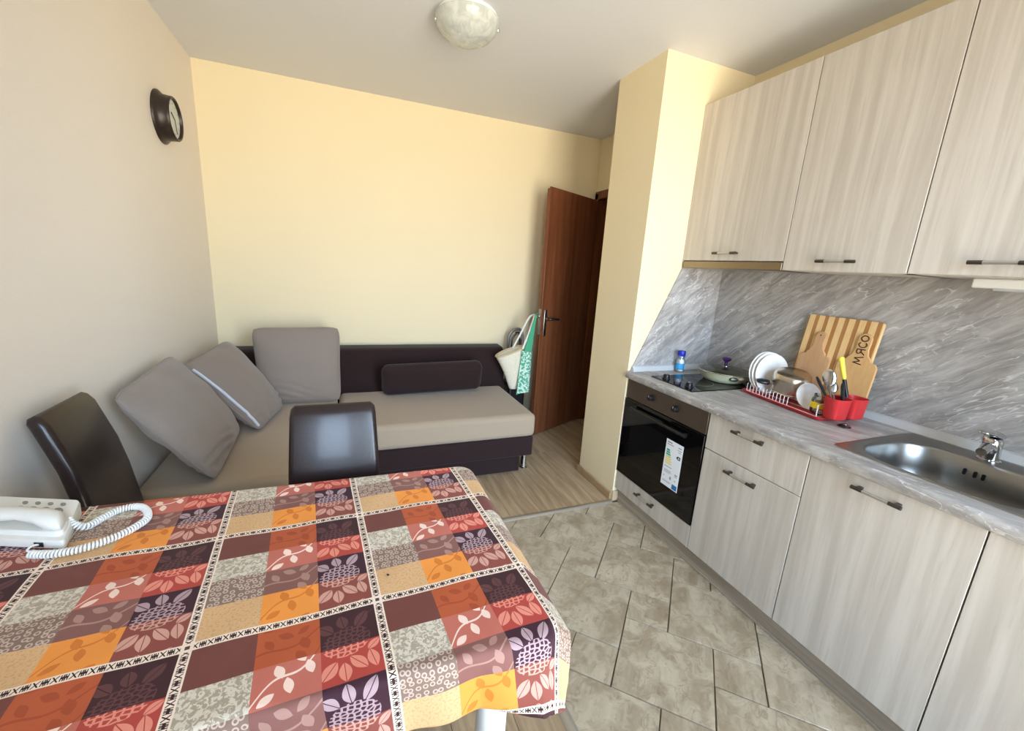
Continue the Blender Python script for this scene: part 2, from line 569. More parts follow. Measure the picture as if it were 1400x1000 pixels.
# ---- printed tablecloth: u counts the columns, v the rows of the woven check
def _cloth():
    U, Vv = uvs()
    fx, fy = U.fract(), Vv.fract()
    di = (U + 0.5).fract() - 0.5
    dj = (Vv + 0.5).fract() - 0.5
    def rows(c):
        a = mixc(fy > 0.275, c[0], c[1])
        b = mixc(fy > 0.725, c[2], c[3])
        return mixc(fy > 0.5, a, b)
    q = ((fy - 0.05) / 0.45).fract()
    py = q * 3.04 - 1.52
    def leaf(px, cx, cy, ang, L, W, rib=True):
        ca, sa = math.cos(math.radians(ang)), math.sin(math.radians(ang))
        dx, dy = px - cx, py - cy
        u = (dx * ca + dy * sa) / L
        v = ((dy * ca - dx * sa) / W).abs()
        m = (1.0 - u * u) > v
        return m * (v > 0.07) if rib else m
    # dahlia with leaves
    p3 = (fx - 0.80) / 0.15
    fl = None
    for cx, cy, an, L, W in ((-0.72, -0.92, 40, 0.34, 0.24), (-0.12, -1.12, 80, 0.34, 0.22), (0.58, -1.08, -55, 0.45, 0.22),
                             (-0.66, 0.92, -52, 0.42, 0.24), (-0.16, 1.10, 88, 0.40, 0.22), (0.32, 0.84, 50, 0.44, 0.22), (0.82, 0.86, 78, 0.42, 0.20), (0.9, 0.25, -40, 0.3, 0.16)):
        l = leaf(p3, cx, cy, an, L, W)
        fl = l if fl is None else fl.max(l)
    hx, hy = p3 + 0.02, py + 0.18
    er = (hx * hx) / 0.72 + (hx * hy) * 0.5 + (hy * hy) / 0.42
    head = er < 1.0
    cells = voro(vec(hx * 1.0 + hy * 0.15, hy * 1.35, 0.0), 4.6, 'DISTANCE_TO_EDGE', 0.55)
    petal = (cells < 0.17) * head
    flower = (fl * (1.0 - head)).max(petal)
    # twig with leaves
    p2 = (fx - 0.50) / 0.15
    st = (py - (0.55 - 0.75 * p2 + 0.22 * (p2 * 3.2).sin())).abs() < 0.045
    st2 = (py - (-0.75 - 0.35 * p2 + 0.2 * (p2 * 2.6 + 1.0).sin())).abs() < 0.045
    tw = st.max(st2)
    for cx, cy, an, L, W in ((-0.62, 1.28, -35, 0.30, 0.15), (-0.25, 0.35, 70, 0.30, 0.17), (0.05, 0.95, 80, 0.32, 0.16), (0.42, -0.1, 60, 0.30, 0.17),
                             (0.72, 0.42, 75, 0.30, 0.16), (-0.65, -0.95, 60, 0.28, 0.15), (-0.1, -1.2, 25, 0.30, 0.16), (0.55, -0.65, 70, 0.32, 0.18), (0.5, -1.3, -40, 0.26, 0.14)):
        tw = tw.max(leaf(p2, cx, cy, an, L, W, False))
    # small floral, rings, speckle
    c1v = vec(U, Vv, 0.0)
    blob = smooth(noise(c1v, 34, 2, 0.6, 1.2), 0.46, 0.54)
    rg = voro(c1v, 26, 'F1', 0.5)
    ringm = (rg > 0.20) * (rg < 0.40)
    spk = smooth(noise(c1v, 70, 2), 0.5, 0.62)
    fine = spk * 0.5
    z1 = rows((fine * 0.0, blob, ringm, fine))
    g1 = rows((srgb(116, 66, 58), srgb(216, 206, 188), srgb(136, 112, 98), srgb(216, 174, 126)))
    h1 = rows((srgb(116, 66, 58), srgb(172, 158, 138), srgb(196, 172, 156), srgb(188, 140, 96)))
    c1 = mixc(X.math('ADD', z1, 0.0), g1, h1)
    g2 = rows((srgb(182, 88, 52), srgb(194, 110, 94), srgb(134, 90, 82), srgb(238, 150, 66)))
    h2 = rows((srgb(164, 74, 42), srgb(246, 216, 200), srgb(170, 130, 118), srgb(214, 122, 46)))
    c2 = mixc(tw, g2, h2)
    g3 = rows((srgb(64, 34, 38), srgb(178, 70, 60), srgb(62, 32, 44), srgb(140, 74, 64)))
    h3 = rows((srgb(96, 58, 58), srgb(228, 142, 122), srgb(178, 150, 154), srgb(208, 156, 140)))
    c3 = mixc(flower, g3, h3)
    col = mixc(fx > 0.34, c1, c2)
    col = mixc(fx > 0.66, col, c3)
    light, ink = srgb(240, 220, 200), srgb(52, 26, 28)
    def band(d, s):
        w = (d / 0.028).abs()
        tt = ((s * 14.0).fract() * 2.0 - 1.0).abs()
        xs = ((w * 0.55 - tt).abs() < 0.10) * (tt < 0.46)
        b1 = ((tt - 0.62).abs() < 0.07).max((tt - 0.90).abs() < 0.08)
        hook = (tt > 0.55) * ((w - 0.10).abs() < 0.14)
        g = xs.max(b1 * (w > 0.12)).max(hook) * (w < 0.66)
        return w < 1.0, g
    for d, s in ((di, Vv), (dj, U)):
        m, g = band(d, s)
        col = mixc(m, col, mixc(g, light, ink))
    ad, aj = di.abs(), dj.abs()
    cross = (ad < 0.03) * (aj < 0.03)
    dot = (ad < 0.012) * (aj < 0.012)
    return mixc(cross, col, mixc(dot, light, srgb(84, 60, 58)))
def _clothb():
    U, Vv = uvs()
    return (U * 900.0).sin() * (Vv * 900.0).sin() + noise(vec(U, Vv, 0.0), 30, 3) * 2.0, 0.12, 0.001
M['cloth'] = material('printed_cloth', rough=0.7, fn=_cloth, bump=_clothb, spec=0.3, sheen=0.05)

# ================================================================== SETTING
H = 2.4434
XR = 2.889          # kitchen wall
XD = 2.83           # wall with the door
XP = 2.298          # pillar side
Y1, Y2 = -0.997, -1.391
T = 0.12
def struct(name, geo, mat, **k): return mk(name, geo, mat, kind='structure', **k)
struct('wall_left', box(-T, 0, REAR - T, T, -0.05, H + 0.05), M['wall_beige'])
struct('wall_back', box(0, XD + 1.4, 0, T, -0.05, H + 0.05), M['wall_yellow'])
struct('ceiling', box(-T, XD + 1.4, REAR - T, T, H, H + T), M['ceiling'])
struct('wall_pillar', box(XP, XR + 0.01, Y2, Y1, -0.01, H + 0.01), M['wall_yellow'])
struct('wall_right', box(XR, XR + T, REAR - T, Y2 + 0.05, -0.05, H + 0.05), M['wall_yellow'])
# wall with the doorway (opening y -0.80 .. -0.05, z 0 .. 1.98)
DY0, DY1, DZ = -0.82, -0.045, 1.985
struct('wall_door', join(box(XD, XD + T, Y1 - 0.05, DY0, -0.05, H + 0.01), box(XD, XD + T, DY1, 0.01, -0.05, H + 0.01), box(XD, XD + T, DY0, DY1, DZ, H + 0.01)), M['wall_yellow'])
# hall behind the door
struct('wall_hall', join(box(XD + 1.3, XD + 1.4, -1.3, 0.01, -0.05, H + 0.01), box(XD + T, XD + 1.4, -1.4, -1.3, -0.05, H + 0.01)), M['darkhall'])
# wall behind the camera with the balcony opening
wp = []
edges = [-T] + [v for W in WINS for v in W[:2]] + [XR + T]
for i in range(0, len(edges), 2): wp.append(box(edges[i], edges[i + 1], REAR - T, REAR, -0.05, H + 0.05))
for W in WINS:
    wp.append(box(W[0], W[1], REAR - T, REAR, W[3], H + 0.05))
    wp.append(box(W[0], W[1], REAR - T, REAR, -0.05, W[2]))
struct('wall_front', join(*wp), M['wall_yellow'])
for n_, W in enumerate(WINS):
    fy0, fy1 = REAR - .09, REAR - .03
    wf = struct('window_%d' % (n_ + 1), join(box(W[0], W[0] + .05, fy0, fy1, W[2], W[3]), box(W[1] - .05, W[1], fy0, fy1, W[2], W[3]), box(W[0], W[1], fy0, fy1, W[2], W[2] + .05), box(W[0], W[1], fy0, fy1, W[3] - .05, W[3])), M['white'], smooth=False)
    mk('pane', box(W[0] + .045, W[1] - .045, REAR - .064, REAR - .058, W[2] + .045, W[3] - .045), M['pane'], wf)

# ---- floor: slab with laminate planks and stone tiles
XT = 1.405          # tiles start here, right of the table
floor = struct('floor', box(-T, XD + 1.4, REAR - T, T, -0.08, -0.006), M['grout'], smooth=False)
def clip(poly, ax, val, keep_greater):
    out = []
    for i in range(len(poly)):
        a, b = poly[i], poly[(i + 1) % len(poly)]
        ia = (a[ax] > val) == keep_greater
        ib = (b[ax] > val) == keep_greater
        if ia: out.append(a)
        if ia != ib:
            t = (val - a[ax]) / (b[ax] - a[ax])
            out.append((a[0] + (b[0] - a[0]) * t, a[1] + (b[1] - a[1]) * t))
    return out
def area(p): return abs(sum(p[i][0] * p[(i + 1) % len(p)][1] - p[(i + 1) % len(p)][0] * p[i][1] for i in range(len(p)))) / 2
A_, B_ = 0.3265, 0.163
c45 = math.sqrt(0.5)
e1, e2 = (c45, -c45), (c45, c45)
O_ = (2.060, -1.712)
def tile(a0, b0, s):
    g = 0.0022
    pts = [(a0 + g, b0 - g), (a0 + s - g, b0 - g), (a0 + s - g, b0 - s + g), (a0 + g, b0 - s + g)]
    p = [(O_[0] + a * e1[0] + b * e2[0], O_[1] + a * e1[1] + b * e2[1]) for a, b in pts]
    for ax, v, kg in ((0, XT + 0.012, True), (0, 2.42, False), (1, -1.418, False), (1, REAR, True)):
        p = clip(p, ax, v, kg)
        if len(p) < 3: return
    if area(p) < 0.0004: return
    cx = sum(q[0] for q in p) / len(p)
    cy = sum(q[1] for q in p) / len(p)
    ins = [(q[0] + (cx - q[0]) * 0.008, q[1] + (cy - q[1]) * 0.008) for q in p]
    dz = random.uniform(-0.0006, 0.0006)
    mk('tile', loft([[(x, y, -0.012) for x, y in p], [(x, y, -0.0014 + dz) for x, y in p], [(x, y, dz) for x, y in ins]]), M['tile'], floor, angle=20)
for m in range(-9, 10):
    for n in range(-9, 10):
        a = m * A_ + n * B_
        b = -m * B_ + n * A_
        tile(a, b, A_)
        tile(a + B_, b - A_, B_)
PW = 0.19
def plank(x0, x1, y0, y1):
    if y1 - y0 < 0.03 or x1 - x0 < 0.02: return
    mk('plank', loft([[(x0 + .0006, y0 + .0006, -.01), (x1 - .0006, y0 + .0006, -.01), (x1 - .0006, y1 - .0006, -.01), (x0 + .0006, y1 - .0006, -.01)],
                      [(x0 + .0006, y0 + .0006, -.001), (x1 - .0006, y0 + .0006, -.001), (x1 - .0006, y1 - .0006, -.001), (x0 + .0006, y1 - .0006, -.001)],
                      [(x0 + .002, y0 + .002, 0), (x1 - .002, y0 + .002, 0), (x1 - .002, y1 - .002, 0), (x0 + .002, y1 - .002, 0)]]), M['plank'], floor, angle=20)
k = 0
x = 2.01 - 11 * PW
while x < XD + 0.6:
    xa, xb = max(x, 0.0), min(x + PW, XD + 0.6)
    ycut = random.uniform(-1.2, 0.0)
    y = 0.0
    nxt = ycut
    while y > REAR:
        y1 = max(nxt, REAR)
        if xa >= XT - 0.001: lo_ = max(y1, -1.395)
        else: lo_ = y1
        if xa < XT < xb and y1 < -1.395:
            plank(xa, xb, max(y1, -1.395), y) if y > -1.395 else None
            plank(xa, XT - 0.012, y1, min(y, -1.395))
        elif lo_ < y:
            plank(xa, xb, lo_, y)
        y = y1
        nxt = y1 - 1.22
    x += PW
def strip_prof(y0, y1): return [(y0, 0.0), (y0 + .006, .005), ((y0 + y1) / 2, .0065), (y1 - .006, .005), (y1, 0.0), (y1, -.006), (y0, -.006)]
struct('trim_1', prism(strip_prof(-1.424, -1.388), lambda p: (XT - 0.03, p[0], p[1]), lambda p: (XP - 0.012, p[0], p[1])), M['alu'])
struct('trim_2', prism(strip_prof(XT - 0.018, XT + 0.018), lambda p: (p[0], REAR, p[1]), lambda p: (p[0], -1.42, p[1])), M['alu'])
struct('baseboard_pillar', join(box(XP - 0.014, XP, Y2 + .005, Y1 + 0.012, 0, 0.05)), M['skirt'], bevel=0.005)
struct('baseboard_pillar_front', box(XP - 0.002, 2.335, Y2 - 0.011, Y2, 0, 0.065), M['skirt_tile'], bevel=0.003)
struct('baseboard_back', box(0.012, XD, -0.014, 0, 0, 0.05), M['skirt'], bevel=0.004)
struct('baseboard_left', box(0, 0.014, REAR, -0.014, 0, 0.05), M['skirt'], bevel=0.004)

# ---- door: leaf standing open, frame on the wall
door = thing('door_1', (2.83, -0.06, 0), kind='structure')
fr_ = 0.06
mk('door_frame', join(box(XD - 0.02, XD + T + .02, DY0 - fr_ + .02, DY0 + .02, 0, DZ + .03), box(XD - 0.02, XD + T + .02, DY1 - .02, DY1 + .03, 0, DZ + .03),
                      box(XD - 0.02, XD + T + .02, DY0 - fr_ + .02, DY1 + .03, DZ - .02, DZ + .045)), M['doorwood'], door, bevel=0.004)
Fc = Vector((2.225, -0.355, 0))
ddir = Vector((0.605, 0.295, 0)).normalized()
nrm = Vector((-ddir.y, ddir.x, 0))             # towards the back wall
DM = Matrix((ddir, nrm, (0, 0, 1))).transposed().to_4x4()
DM.translation = Fc
DW = 0.665
leafo = mk('door_leaf', join(box(0, DW, 0, 0.014, 0.008, 1.957), box(0.009, DW, 0.014, 0.04, 0.008, 1.948)), M['doorwood'], door, M=DM, bevel=0.003)
mk('lock_plate', box(-0.0015, 0.0, 0.003, 0.012, 0.86, 1.06), M['steel'], leafo, M=DM)
mk('lock_plate', box(0.0075, 0.009, 0.016, 0.036, 0.86, 1.06), M['steel'], leafo, M=DM)
mk('latch_bolt', box(-0.004, 0.009, 0.018, 0.034, 0.99, 1.01), M['chrome'], leafo, M=DM, bevel=0.002)
for s in (0, 1):
    yy = -0.008 if s == 0 else 0.04
    mk('handle_plate', box(0.030, 0.062, yy, yy + 0.008, 0.845, 1.055), M['steel'], leafo, M=DM, bevel=0.003)
    o = -1 if s == 0 else 1
    y0 = -0.006 if s == 0 else 0.046
    pts = spline([(0.046, y0, 0.985), (0.046, y0 + o * .035, 0.985), (0.055, y0 + o * .05, 0.985), (0.10, y0 + o * .052, 0.984), (0.158, y0 + o * .048, 0.980)], 6)
    mk('door_handle', tube(pts, 0.009, 12), M['dark_metal'] if s == 0 else M['steel'], leafo, M=DM)
    if s == 0:
        mk('handle_rose', tube([(0.046, -0.005, .985), (0.046, -0.03, .985)], 0.0125, 14), M['chrome'], leafo, M=DM)
        mk('keyhole', box(0.043, 0.049, -0.0085, -0.007, 0.872, 0.892), M['black'], leafo, M=DM)

# ================================================================== KITCHEN
XF = 2.309
ZB, ZW, ZT = 0.087, 0.786, 0.826
YU = [-1.391, -1.991, -2.436, -2.889, -3.34]
GAP = 0.0018
def bar_handle(parent, y0, y1, x, z):
    """bar pull along y in front of plane x"""
    ax = x - 0.026
    L = y0 - y1
    e = L * 0.24
    mk('handle', cyl((ax, y0 - e, z), (ax, y1 + e, z), 0.0055, n=14), M['satin'], parent)
    for a, b in ((y0, y0 - e), (y1 + e, y1)):
        mk('handle_end', join(cyl((ax, a, z), (ax, b, z), 0.0062, n=14), box(ax - .003, x, (a + b) / 2 - .006, (a + b) / 2 + .006, z - .004, z + .004)), M['dark_metal'], parent)
def front(name, parent, y0, y1, z0, z1, x=XF, th=0.018):
    return mk(name, box(x, x + th, y1 + GAP, y0 - GAP, z0 + GAP, z1 - GAP), M['cab'], parent, bevel=0.0012, seg=2)
def carcass(parent, y0, y1, z0, z1, x0, x1, top=True, notch=()):
    t = 0.016
    def side(a, b, cut):
        if not cut: return [box(x0, x1, a, b, z0, z1)]
        return [box(x0, 2.372, a, b, z0, z1), box(2.372, 2.762, a, b, z0, 0.655), box(2.762, x1, a, b, z0, z1)]   # cut out round the sink bowl
    parts = side(y1, y1 + t, 'near' in notch) + side(y0 - t, y0, 'far' in notch) + [box(x0, x1, y1, y0, z0, z0 + t), box(x1 - .004, x1, y1, y0, z0, z1)]
    if top: parts.append(box(x0, x1, y1, y0, z1 - t, z1))
    return mk('body', join(*parts), M['cab_in'], parent, smooth=False)
XB = XF + 0.019
# oven housing with the drawer below
c = thing('oven_cabinet', (2.6, -1.691, 0), 'pale streaked wood housing around the black oven with a low drawer below it', 'cabinet')
carcass(c, YU[0] - .001, YU[1] + .001, ZB, ZW - .001, XB + .001, XR - .006, top=False)
d = front('drawer', c, YU[0], YU[1], ZB, 0.205)
bar_handle(d, -1.600, -1.748, XF, 0.165)
# drawer unit
c = thing('drawer_cabinet', (2.6, -2.21, 0), 'pale streaked wood base cabinet with top drawer and door, beside the oven', 'cabinet')
carcass(c, YU[1] - .001, YU[2] + .001, ZB, ZW - .001, XB, XR - .006)
d = front('drawer', c, YU[1], YU[2], 0.6145, ZW)
bar_handle(d, -2.130, -2.272, XF, 0.751)
d = front('door', c, YU[1], YU[2], ZB, 0.6145)
bar_handle(d, -2.130, -2.275, XF, 0.569)
# sink unit
c = thing('sink_cabinet', (2.6, -2.66, 0), 'pale streaked wood base cabinet with one tall door, below the steel sink', 'cabinet')
carcass(c, YU[2] - .001, YU[3] + .001, ZB, ZW - .001, XB, XR - .006, top=False, notch=('near',))
d = front('door', c, YU[2], YU[3], ZB, ZW)
bar_handle(d, -2.588, -2.722, XF, 0.746)
c = thing('end_cabinet', (2.6, -3.11, 0), 'pale streaked wood base cabinet next to the sink cabinet, away from the oven', 'cabinet')
carcass(c, YU[3] - .001, YU[4] + .001, ZB, ZW - .001, XB, XR - .006, top=False, notch=('far',))
d = front('door', c, YU[3], YU[4], ZB, ZW)
bar_handle(d, -3.05, -3.19, XF, 0.746)
mk('plinth_board', join(box(2.334, 2.35, -3.36, Y2 - .012, 0.0, ZB), box(2.327, 2.334, -3.36, Y2 - .012, 0.0, 0.012)), M['kick'], label='grey-brown plinth board along the floor below the base cabinets', cat='plinth', bevel=0.002)

# worktop with the cut-out for the sink
SX0, SX1, SY0, SY1 = 2.385, 2.745, -2.935, -2.495     # bowl opening
def wprof(x0, x1, rounded):
    if not rounded: return [(x0, ZW), (x1, ZW), (x1, ZT), (x0, ZT)]
    r = 0.012
    return [(x0 + .004, ZW), (x1, ZW), (x1, ZT)] + [(x0 + r - r * math.sin(a), ZT - r + r * math.cos(a)) for a in (i * PI / 2 / 6 for i in range(7))] + [(x0, ZW + .004)]
def wseg(y0, y1, x0, x1, rounded): return prism(wprof(x0, x1, rounded), lambda p: (p[0], y0, p[1]), lambda p: (p[0], y1, p[1]))
mk('worktop', join(wseg(Y2 - .0005, SY1 + .015, 2.287, XR - .001, True), wseg(SY1 + .015, SY0 - .015, 2.287, SX0 - .01, True), wseg(SY1 + .015, SY0 - .015, SX1 + .015, XR - .001, False), wseg(SY0 - .015, -3.45, 2.287, XR - .001, True)),
   M['marble_top'], label='long grey marbled worktop running over all base cabinets', cat='worktop', angle=50)
# splash panels and sealing strips
ZUB, ZH, ZUT, XU = 1.4579, 1.4193, 2.2472, 2.5767
mk('splash_panel', box(XR - .009, XR - .0005, -3.45, Y2 - .0005, ZT, 1.47), M['marble'], label='long grey marbled splash panel on the wall behind the dish rack', cat='wall panel')
mk('splash_panel', prism([(2.312, ZT), (XR - .009, ZT), (XR - .009, 1.425), (2.584, 1.425)], lambda p: (p[0], Y2 - .0005, p[1]), lambda p: (p[0], Y2 - .0085, p[1])), M['marble'],
   label='slant-cut grey marbled splash panel on the pillar beside the hob', cat='wall panel')
sp = [(0, 0), (0.022, 0), (0.018, 0.012), (0.010, 0.026), (0, 0.030)]
mk('sealing_strip', prism(sp, lambda p: (XR - .009 - p[0], Y2 - .012, ZT + p[1]), lambda p: (XR - .009 - p[0], -3.45, ZT + p[1])), M['strip'], label='long pale grey sealing strip along the wall behind the sink', cat='strip')
mk('sealing_strip', prism(sp, lambda p: (2.315, Y2 - .009 - p[0], ZT + p[1]), lambda p: (XR - .033, Y2 - .009 - p[0], ZT + p[1])), M['strip'], label='short pale grey sealing strip along the pillar beside the hob', cat='strip')

# upper cabinets
U = [-1.391, -1.991, -2.4419, -2.894, -3.35]
labs = ['pale streaked wood wall cabinet next to the pillar, above the range hood', 'pale streaked wood wall cabinet between the hood cabinet and the lamp cabinet',
        'pale streaked wood wall cabinet with the slim lamp mounted below it', 'pale streaked wood wall cabinet at the end of the row, beyond the lamp cabinet']
for i in range(4):
    y0, y1 = U[i], U[i + 1]
    zb = ZUB if i == 0 else ZH
    c = thing('wall_cabinet', (2.73, (y0 + y1) / 2, zb), labs[i], 'cabinet')
    carcass(c, y0 - .001, y1 + .001, zb, ZUT - .002, XU + .019, XR - .0095 if zb < 1.47 else XR - .0095)
    d = front('door', c, y0, y1, zb, ZUT, XU)
    ym = (y0 + y1) / 2
    bar_handle(d, ym + .071, ym - .071, XU, 1.495 if i == 0 else 1.459)
hd = thing('range_hood', (2.73, -1.69, ZH), 'slim bronze steel slide-out hood below the wall cabinet by the pillar', 'range hood')
mk('hood_body', box(XU + .03, XR - .012, U[1] + .004, U[0] - .012, ZH + .004, ZUB - .002), M['dark_metal'], hd, bevel=.002)
mk('front_panel', box(XU - .002, XU + .03, U[1] + .002, U[0] - .0095, ZH, ZUB - .003), M['hood'], hd, bevel=.002)
mk('filter', box(XU + .06, XR - .05, U[1] + .05, U[0] - .05, ZH - .001, ZH + .004), M['steel'], hd)
lm = thing('cabinet_lamp', (2.75, -2.66, 1.385), 'slim white strip lamp fixed under the wall cabinet above the sink', 'lamp')
mk('housing', box(2.735, 2.785, -2.86, -2.548, 1.388, ZH), M['white'], lm, bevel=.004)
mk('diffuser', box(2.738, 2.782, -2.855, -2.60, 1.381, 1.39), M['strip'], lm, bevel=.003)

# oven
ov = thing('oven', (2.4, -1.691, 0.207), 'black glass built-in oven with bronze panel and an energy label on its door', 'oven')
oy0, oy1 = YU[0] - .004, YU[1] + .004
mk('oven_body', box(XB + .004, 2.82, YU[1] + .022, YU[0] - .022, 0.21, ZW - .02), M['black'], ov)
mk('control_panel', box(XF - .003, XF + .0185, oy1, oy0, 0.673, ZW - .002), M['ovenpanel'], ov, bevel=.0015)
od = mk('oven_door', box(XF - .006, XF + .0185, oy1, oy0, 0.2075, 0.669), M['blackglass'], ov, bevel=.002)
mk('window', box(XF - .0066, XF - .0055, -1.80, -1.475, 0.30, 0.575), M['ovenwin'], od)
mk('door_handle', join(tube([(XF - .03, -1.48, .632), (XF - .033, -1.69, .632), (XF - .03, -1.90, .632)], .0085, 12), cyl((XF - .005, -1.50, .632), (XF - .03, -1.50, .632), .007, n=12), cyl((XF - .005, -1.88, .632), (XF - .03, -1.88, .632), .007, n=12)), M['black'], od)
for yk in (-1.612, -1.792):
    kb = mk('knob', lathe([(0.019, 0), (0.019, .004), (0.0165, .006), (0.0155, .022), (0.013, .025)], 24, (XF - .003, yk, .732), (-1, 0, 0)), M['black'], ov)
    mk('pointer', box(XF - .0295, XF - .0275, yk - .0015, yk + .0015, .735, .746), M['inkgrey'], kb)
    for a in (-60, -20, 20, 60):
        ar = math.radians(a + 90)
        mk('mark', box(XF - .0034, XF - .0028, yk - .0015 + .028 * math.cos(ar), yk + .0015 + .028 * math.cos(ar), .7305 + .028 * math.sin(ar), .7335 + .028 * math.sin(ar)), M['black'], ov)
# energy label (flat print on paper)
ly0, ly1, lz0, lz1 = -1.764, -1.880, 0.3205, 0.5665
el = mk('energy_label', box(XF - .0072, XF - .0064, ly1, ly0, lz0, lz1), M['paper'], od, label='white energy label with green to yellow bars')
def lab(y, z, w, h, m, lift=.0003):
    return box(XF - .0072 - lift, XF - .0071, ly0 - y - w, ly0 - y, lz1 - z - h, lz1 - z)
lw = 0.116
for i, (w, m) in enumerate(((.022, 'inkgreen'), (.026, 'inkteal'), (.030, 'inkteal'), (.034, 'inklime'), (.038, 'inkyellow'), (.042, 'inkyellow'), (.046, 'inkyellow'))):
    mk('rating_bar', lab(.010, .050 + i * .0115, w, .009, m), M[m], od)
mk('rating_arrow', prism([(.080, .070), (.088, .062), (.106, .062), (.106, .080), (.088, .080), (.080, .071)], lambda p: (XF - .0072, ly0 - p[0], lz1 - p[1]), lambda p: (XF - .0076, ly0 - p[0], lz1 - p[1])), M['black'], od)
def letterA(cy, cz, s):
    g = []
    for a, b in (((-.5, -.6), (0, .6)), ((0, .6), (.5, -.6)), ((-.3, -.15), (.3, -.15))):
        g.append(tube([(XF - .0078, cy - a[0] * s, cz + a[1] * s), (XF - .0078, cy - b[0] * s, cz + b[1] * s)], s * .12, 6))
    return join(*g)
mk('letter', letterA(ly0 - .096, lz1 - .071, .008), M['paper'], od)
mk('print_lines', join(lab(.008, .010, .034, .006, 0), lab(.008, .022, .044, .004, 0), lab(.084, .016, .022, .005, 0), lab(.082, .030, .026, .003, 0), lab(.088, .040, .016, .003, 0),
    lab(.010, .140, .050, .003, 0), lab(.012, .160, .046, .003, 0), lab(.012, .167, .052, .002, 0), lab(.012, .173, .040, .002, 0), lab(.086, .160, .018, .006, 0), lab(.086, .170, .018, .003, 0),
    lab(.012, .192, .006, .006, 0), lab(.056, .186, .010, .016, 0), lab(.090, .192, .006, .006, 0), lab(.010, .218, .060, .002, 0), lab(.010, .223, .052, .002, 0)), M['inkgrey'], od, kind='stuff')
mk('blue_field', lab(.078, .216, .034, .026, 0), M['inkblue'], od)

# hob
hb = thing('hob', (2.59, -1.68, ZT), 'black glass two-ring electric hob set into the worktop', 'hob')
mk('glass_plate', prism(rrect(2.345, 2.852, -1.832, -1.532, .008), lambda p: (p[0], p[1], ZT), lambda p: (p[0], p[1], ZT + .005)), M['blackglass'], hb, bevel=.0015)
for yk in (-1.60, -1.762):
    mk('knob', lathe([(.021, 0), (.021, .004), (.018, .007), (.0165, .022), (.013, .025)], 28, (2.392, yk, ZT + .005)), M['black'], hb)
    mk('knob_cap', lathe([(.007, .025), (.006, .0262)], 16, (2.392, yk, ZT + .005)), M['chrome'], hb)
for cx, r in ((2.52, .085), (2.73, .07)):
    mk('ring_mark', lathe([(r - .001, 0), (r + .001, 0), (r + .001, .0003), (r - .001, .0003)], 48, (cx, -1.682, ZT + .005), cap0=False, cap1=False), M['grey'], hb)

# frying pan with lid
pz = ZT + .0055
PC = (2.715, -1.680, pz)
pn = thing('frying_pan', PC, 'cream-green frying pan with glass lid and purple knob on the hob', 'pan')
mk('pan_body', lathe([(.085, 0), (.100, .004), (.122, .028), (.134, .050), (.137, .052), (.134, .053), (.119, .030), (.097, .009), (.0, .008)], 48, PC), M['pan'], pn, angle=60)
mk('lid', lathe([(.136, .0535), (.134, .056), (.110, .066), (.070, .075), (.030, .079), (.010, .080)], 48, PC, cap0=False), M['lidglass'], pn, angle=60)
mk('lid_rim', tube([(PC[0] + .1355 * math.cos(a), PC[1] + .1355 * math.sin(a), pz + .0545) for a in (2 * PI * i / 56 for i in range(56))], .0026, 8, True), M['chrome'], pn)
mk('lid_ring', lathe([(.020, .0795), (.020, .082), (.010, .083)], 24, PC), M['chrome'], pn)
mk('lid_knob', lathe([(.009, .081), (.0085, .100), (.013, .106), (.022, .113), (.024, .119), (.020, .125), (.010, .128), (.0, .1285)], 28, PC), M['purple'], pn)
ha = math.radians(-118)
hdv = Vector((math.cos(ha), math.sin(ha), 0))
hs = Vector((-hdv.y, hdv.x, 0))
bc = Vector(PC) + hdv * .120 + Vector((0, 0, .036))
mk('side_handle', loft([ring(bc + hdv * a, hs, Vector((0, 0, 1)), w, h, 18) for a, w, h in ((-.006, .021, .011), (.012, .022, .012), (.020, .019, .009), (.022, .010, .004))]), M['dark_metal'], pn)
bc2 = Vector(PC) + Vector((math.cos(ha + .32), math.sin(ha + .32), 0)) * .124 + Vector((0, 0, .040))
mk('rivet_plate', loft([ring(bc2 + hdv * a, hs, Vector((0, 0, 1)), w, h, 18) for a, w, h in ((-.004, .016, .008), (.008, .014, .007), (.010, .008, .003))]), M['porcelain'], pn)

# salt shaker
SC = (2.622, -1.4478, ZT)
sb = thing('salt_shaker', SC, 'small clear shaker of white salt with a blue cap beside the hob', 'shaker')
mk('salt', lathe([(.021, .003), (.0225, .010), (.0225, .062), (.018, .072), (.0, .074)], 28, SC), M['salt'], sb)
mk('bottle', lathe([(.022, 0), (.0245, .004), (.0245, .066), (.021, .078), (.0195, .098)], 28, SC, cap1=False), M['glass'], sb)
mk('label_band', lathe([(.0249, .014), (.0252, .015), (.0252, .050), (.0249, .051)], 28, SC, cap0=False, cap1=False), M['bluelabel'], sb)
mk('cap', lathe([(.0215, .094), (.0225, .096), (.0225, .120), (.021, .123), (.0, .124)], 28, SC), M['blue'], sb)

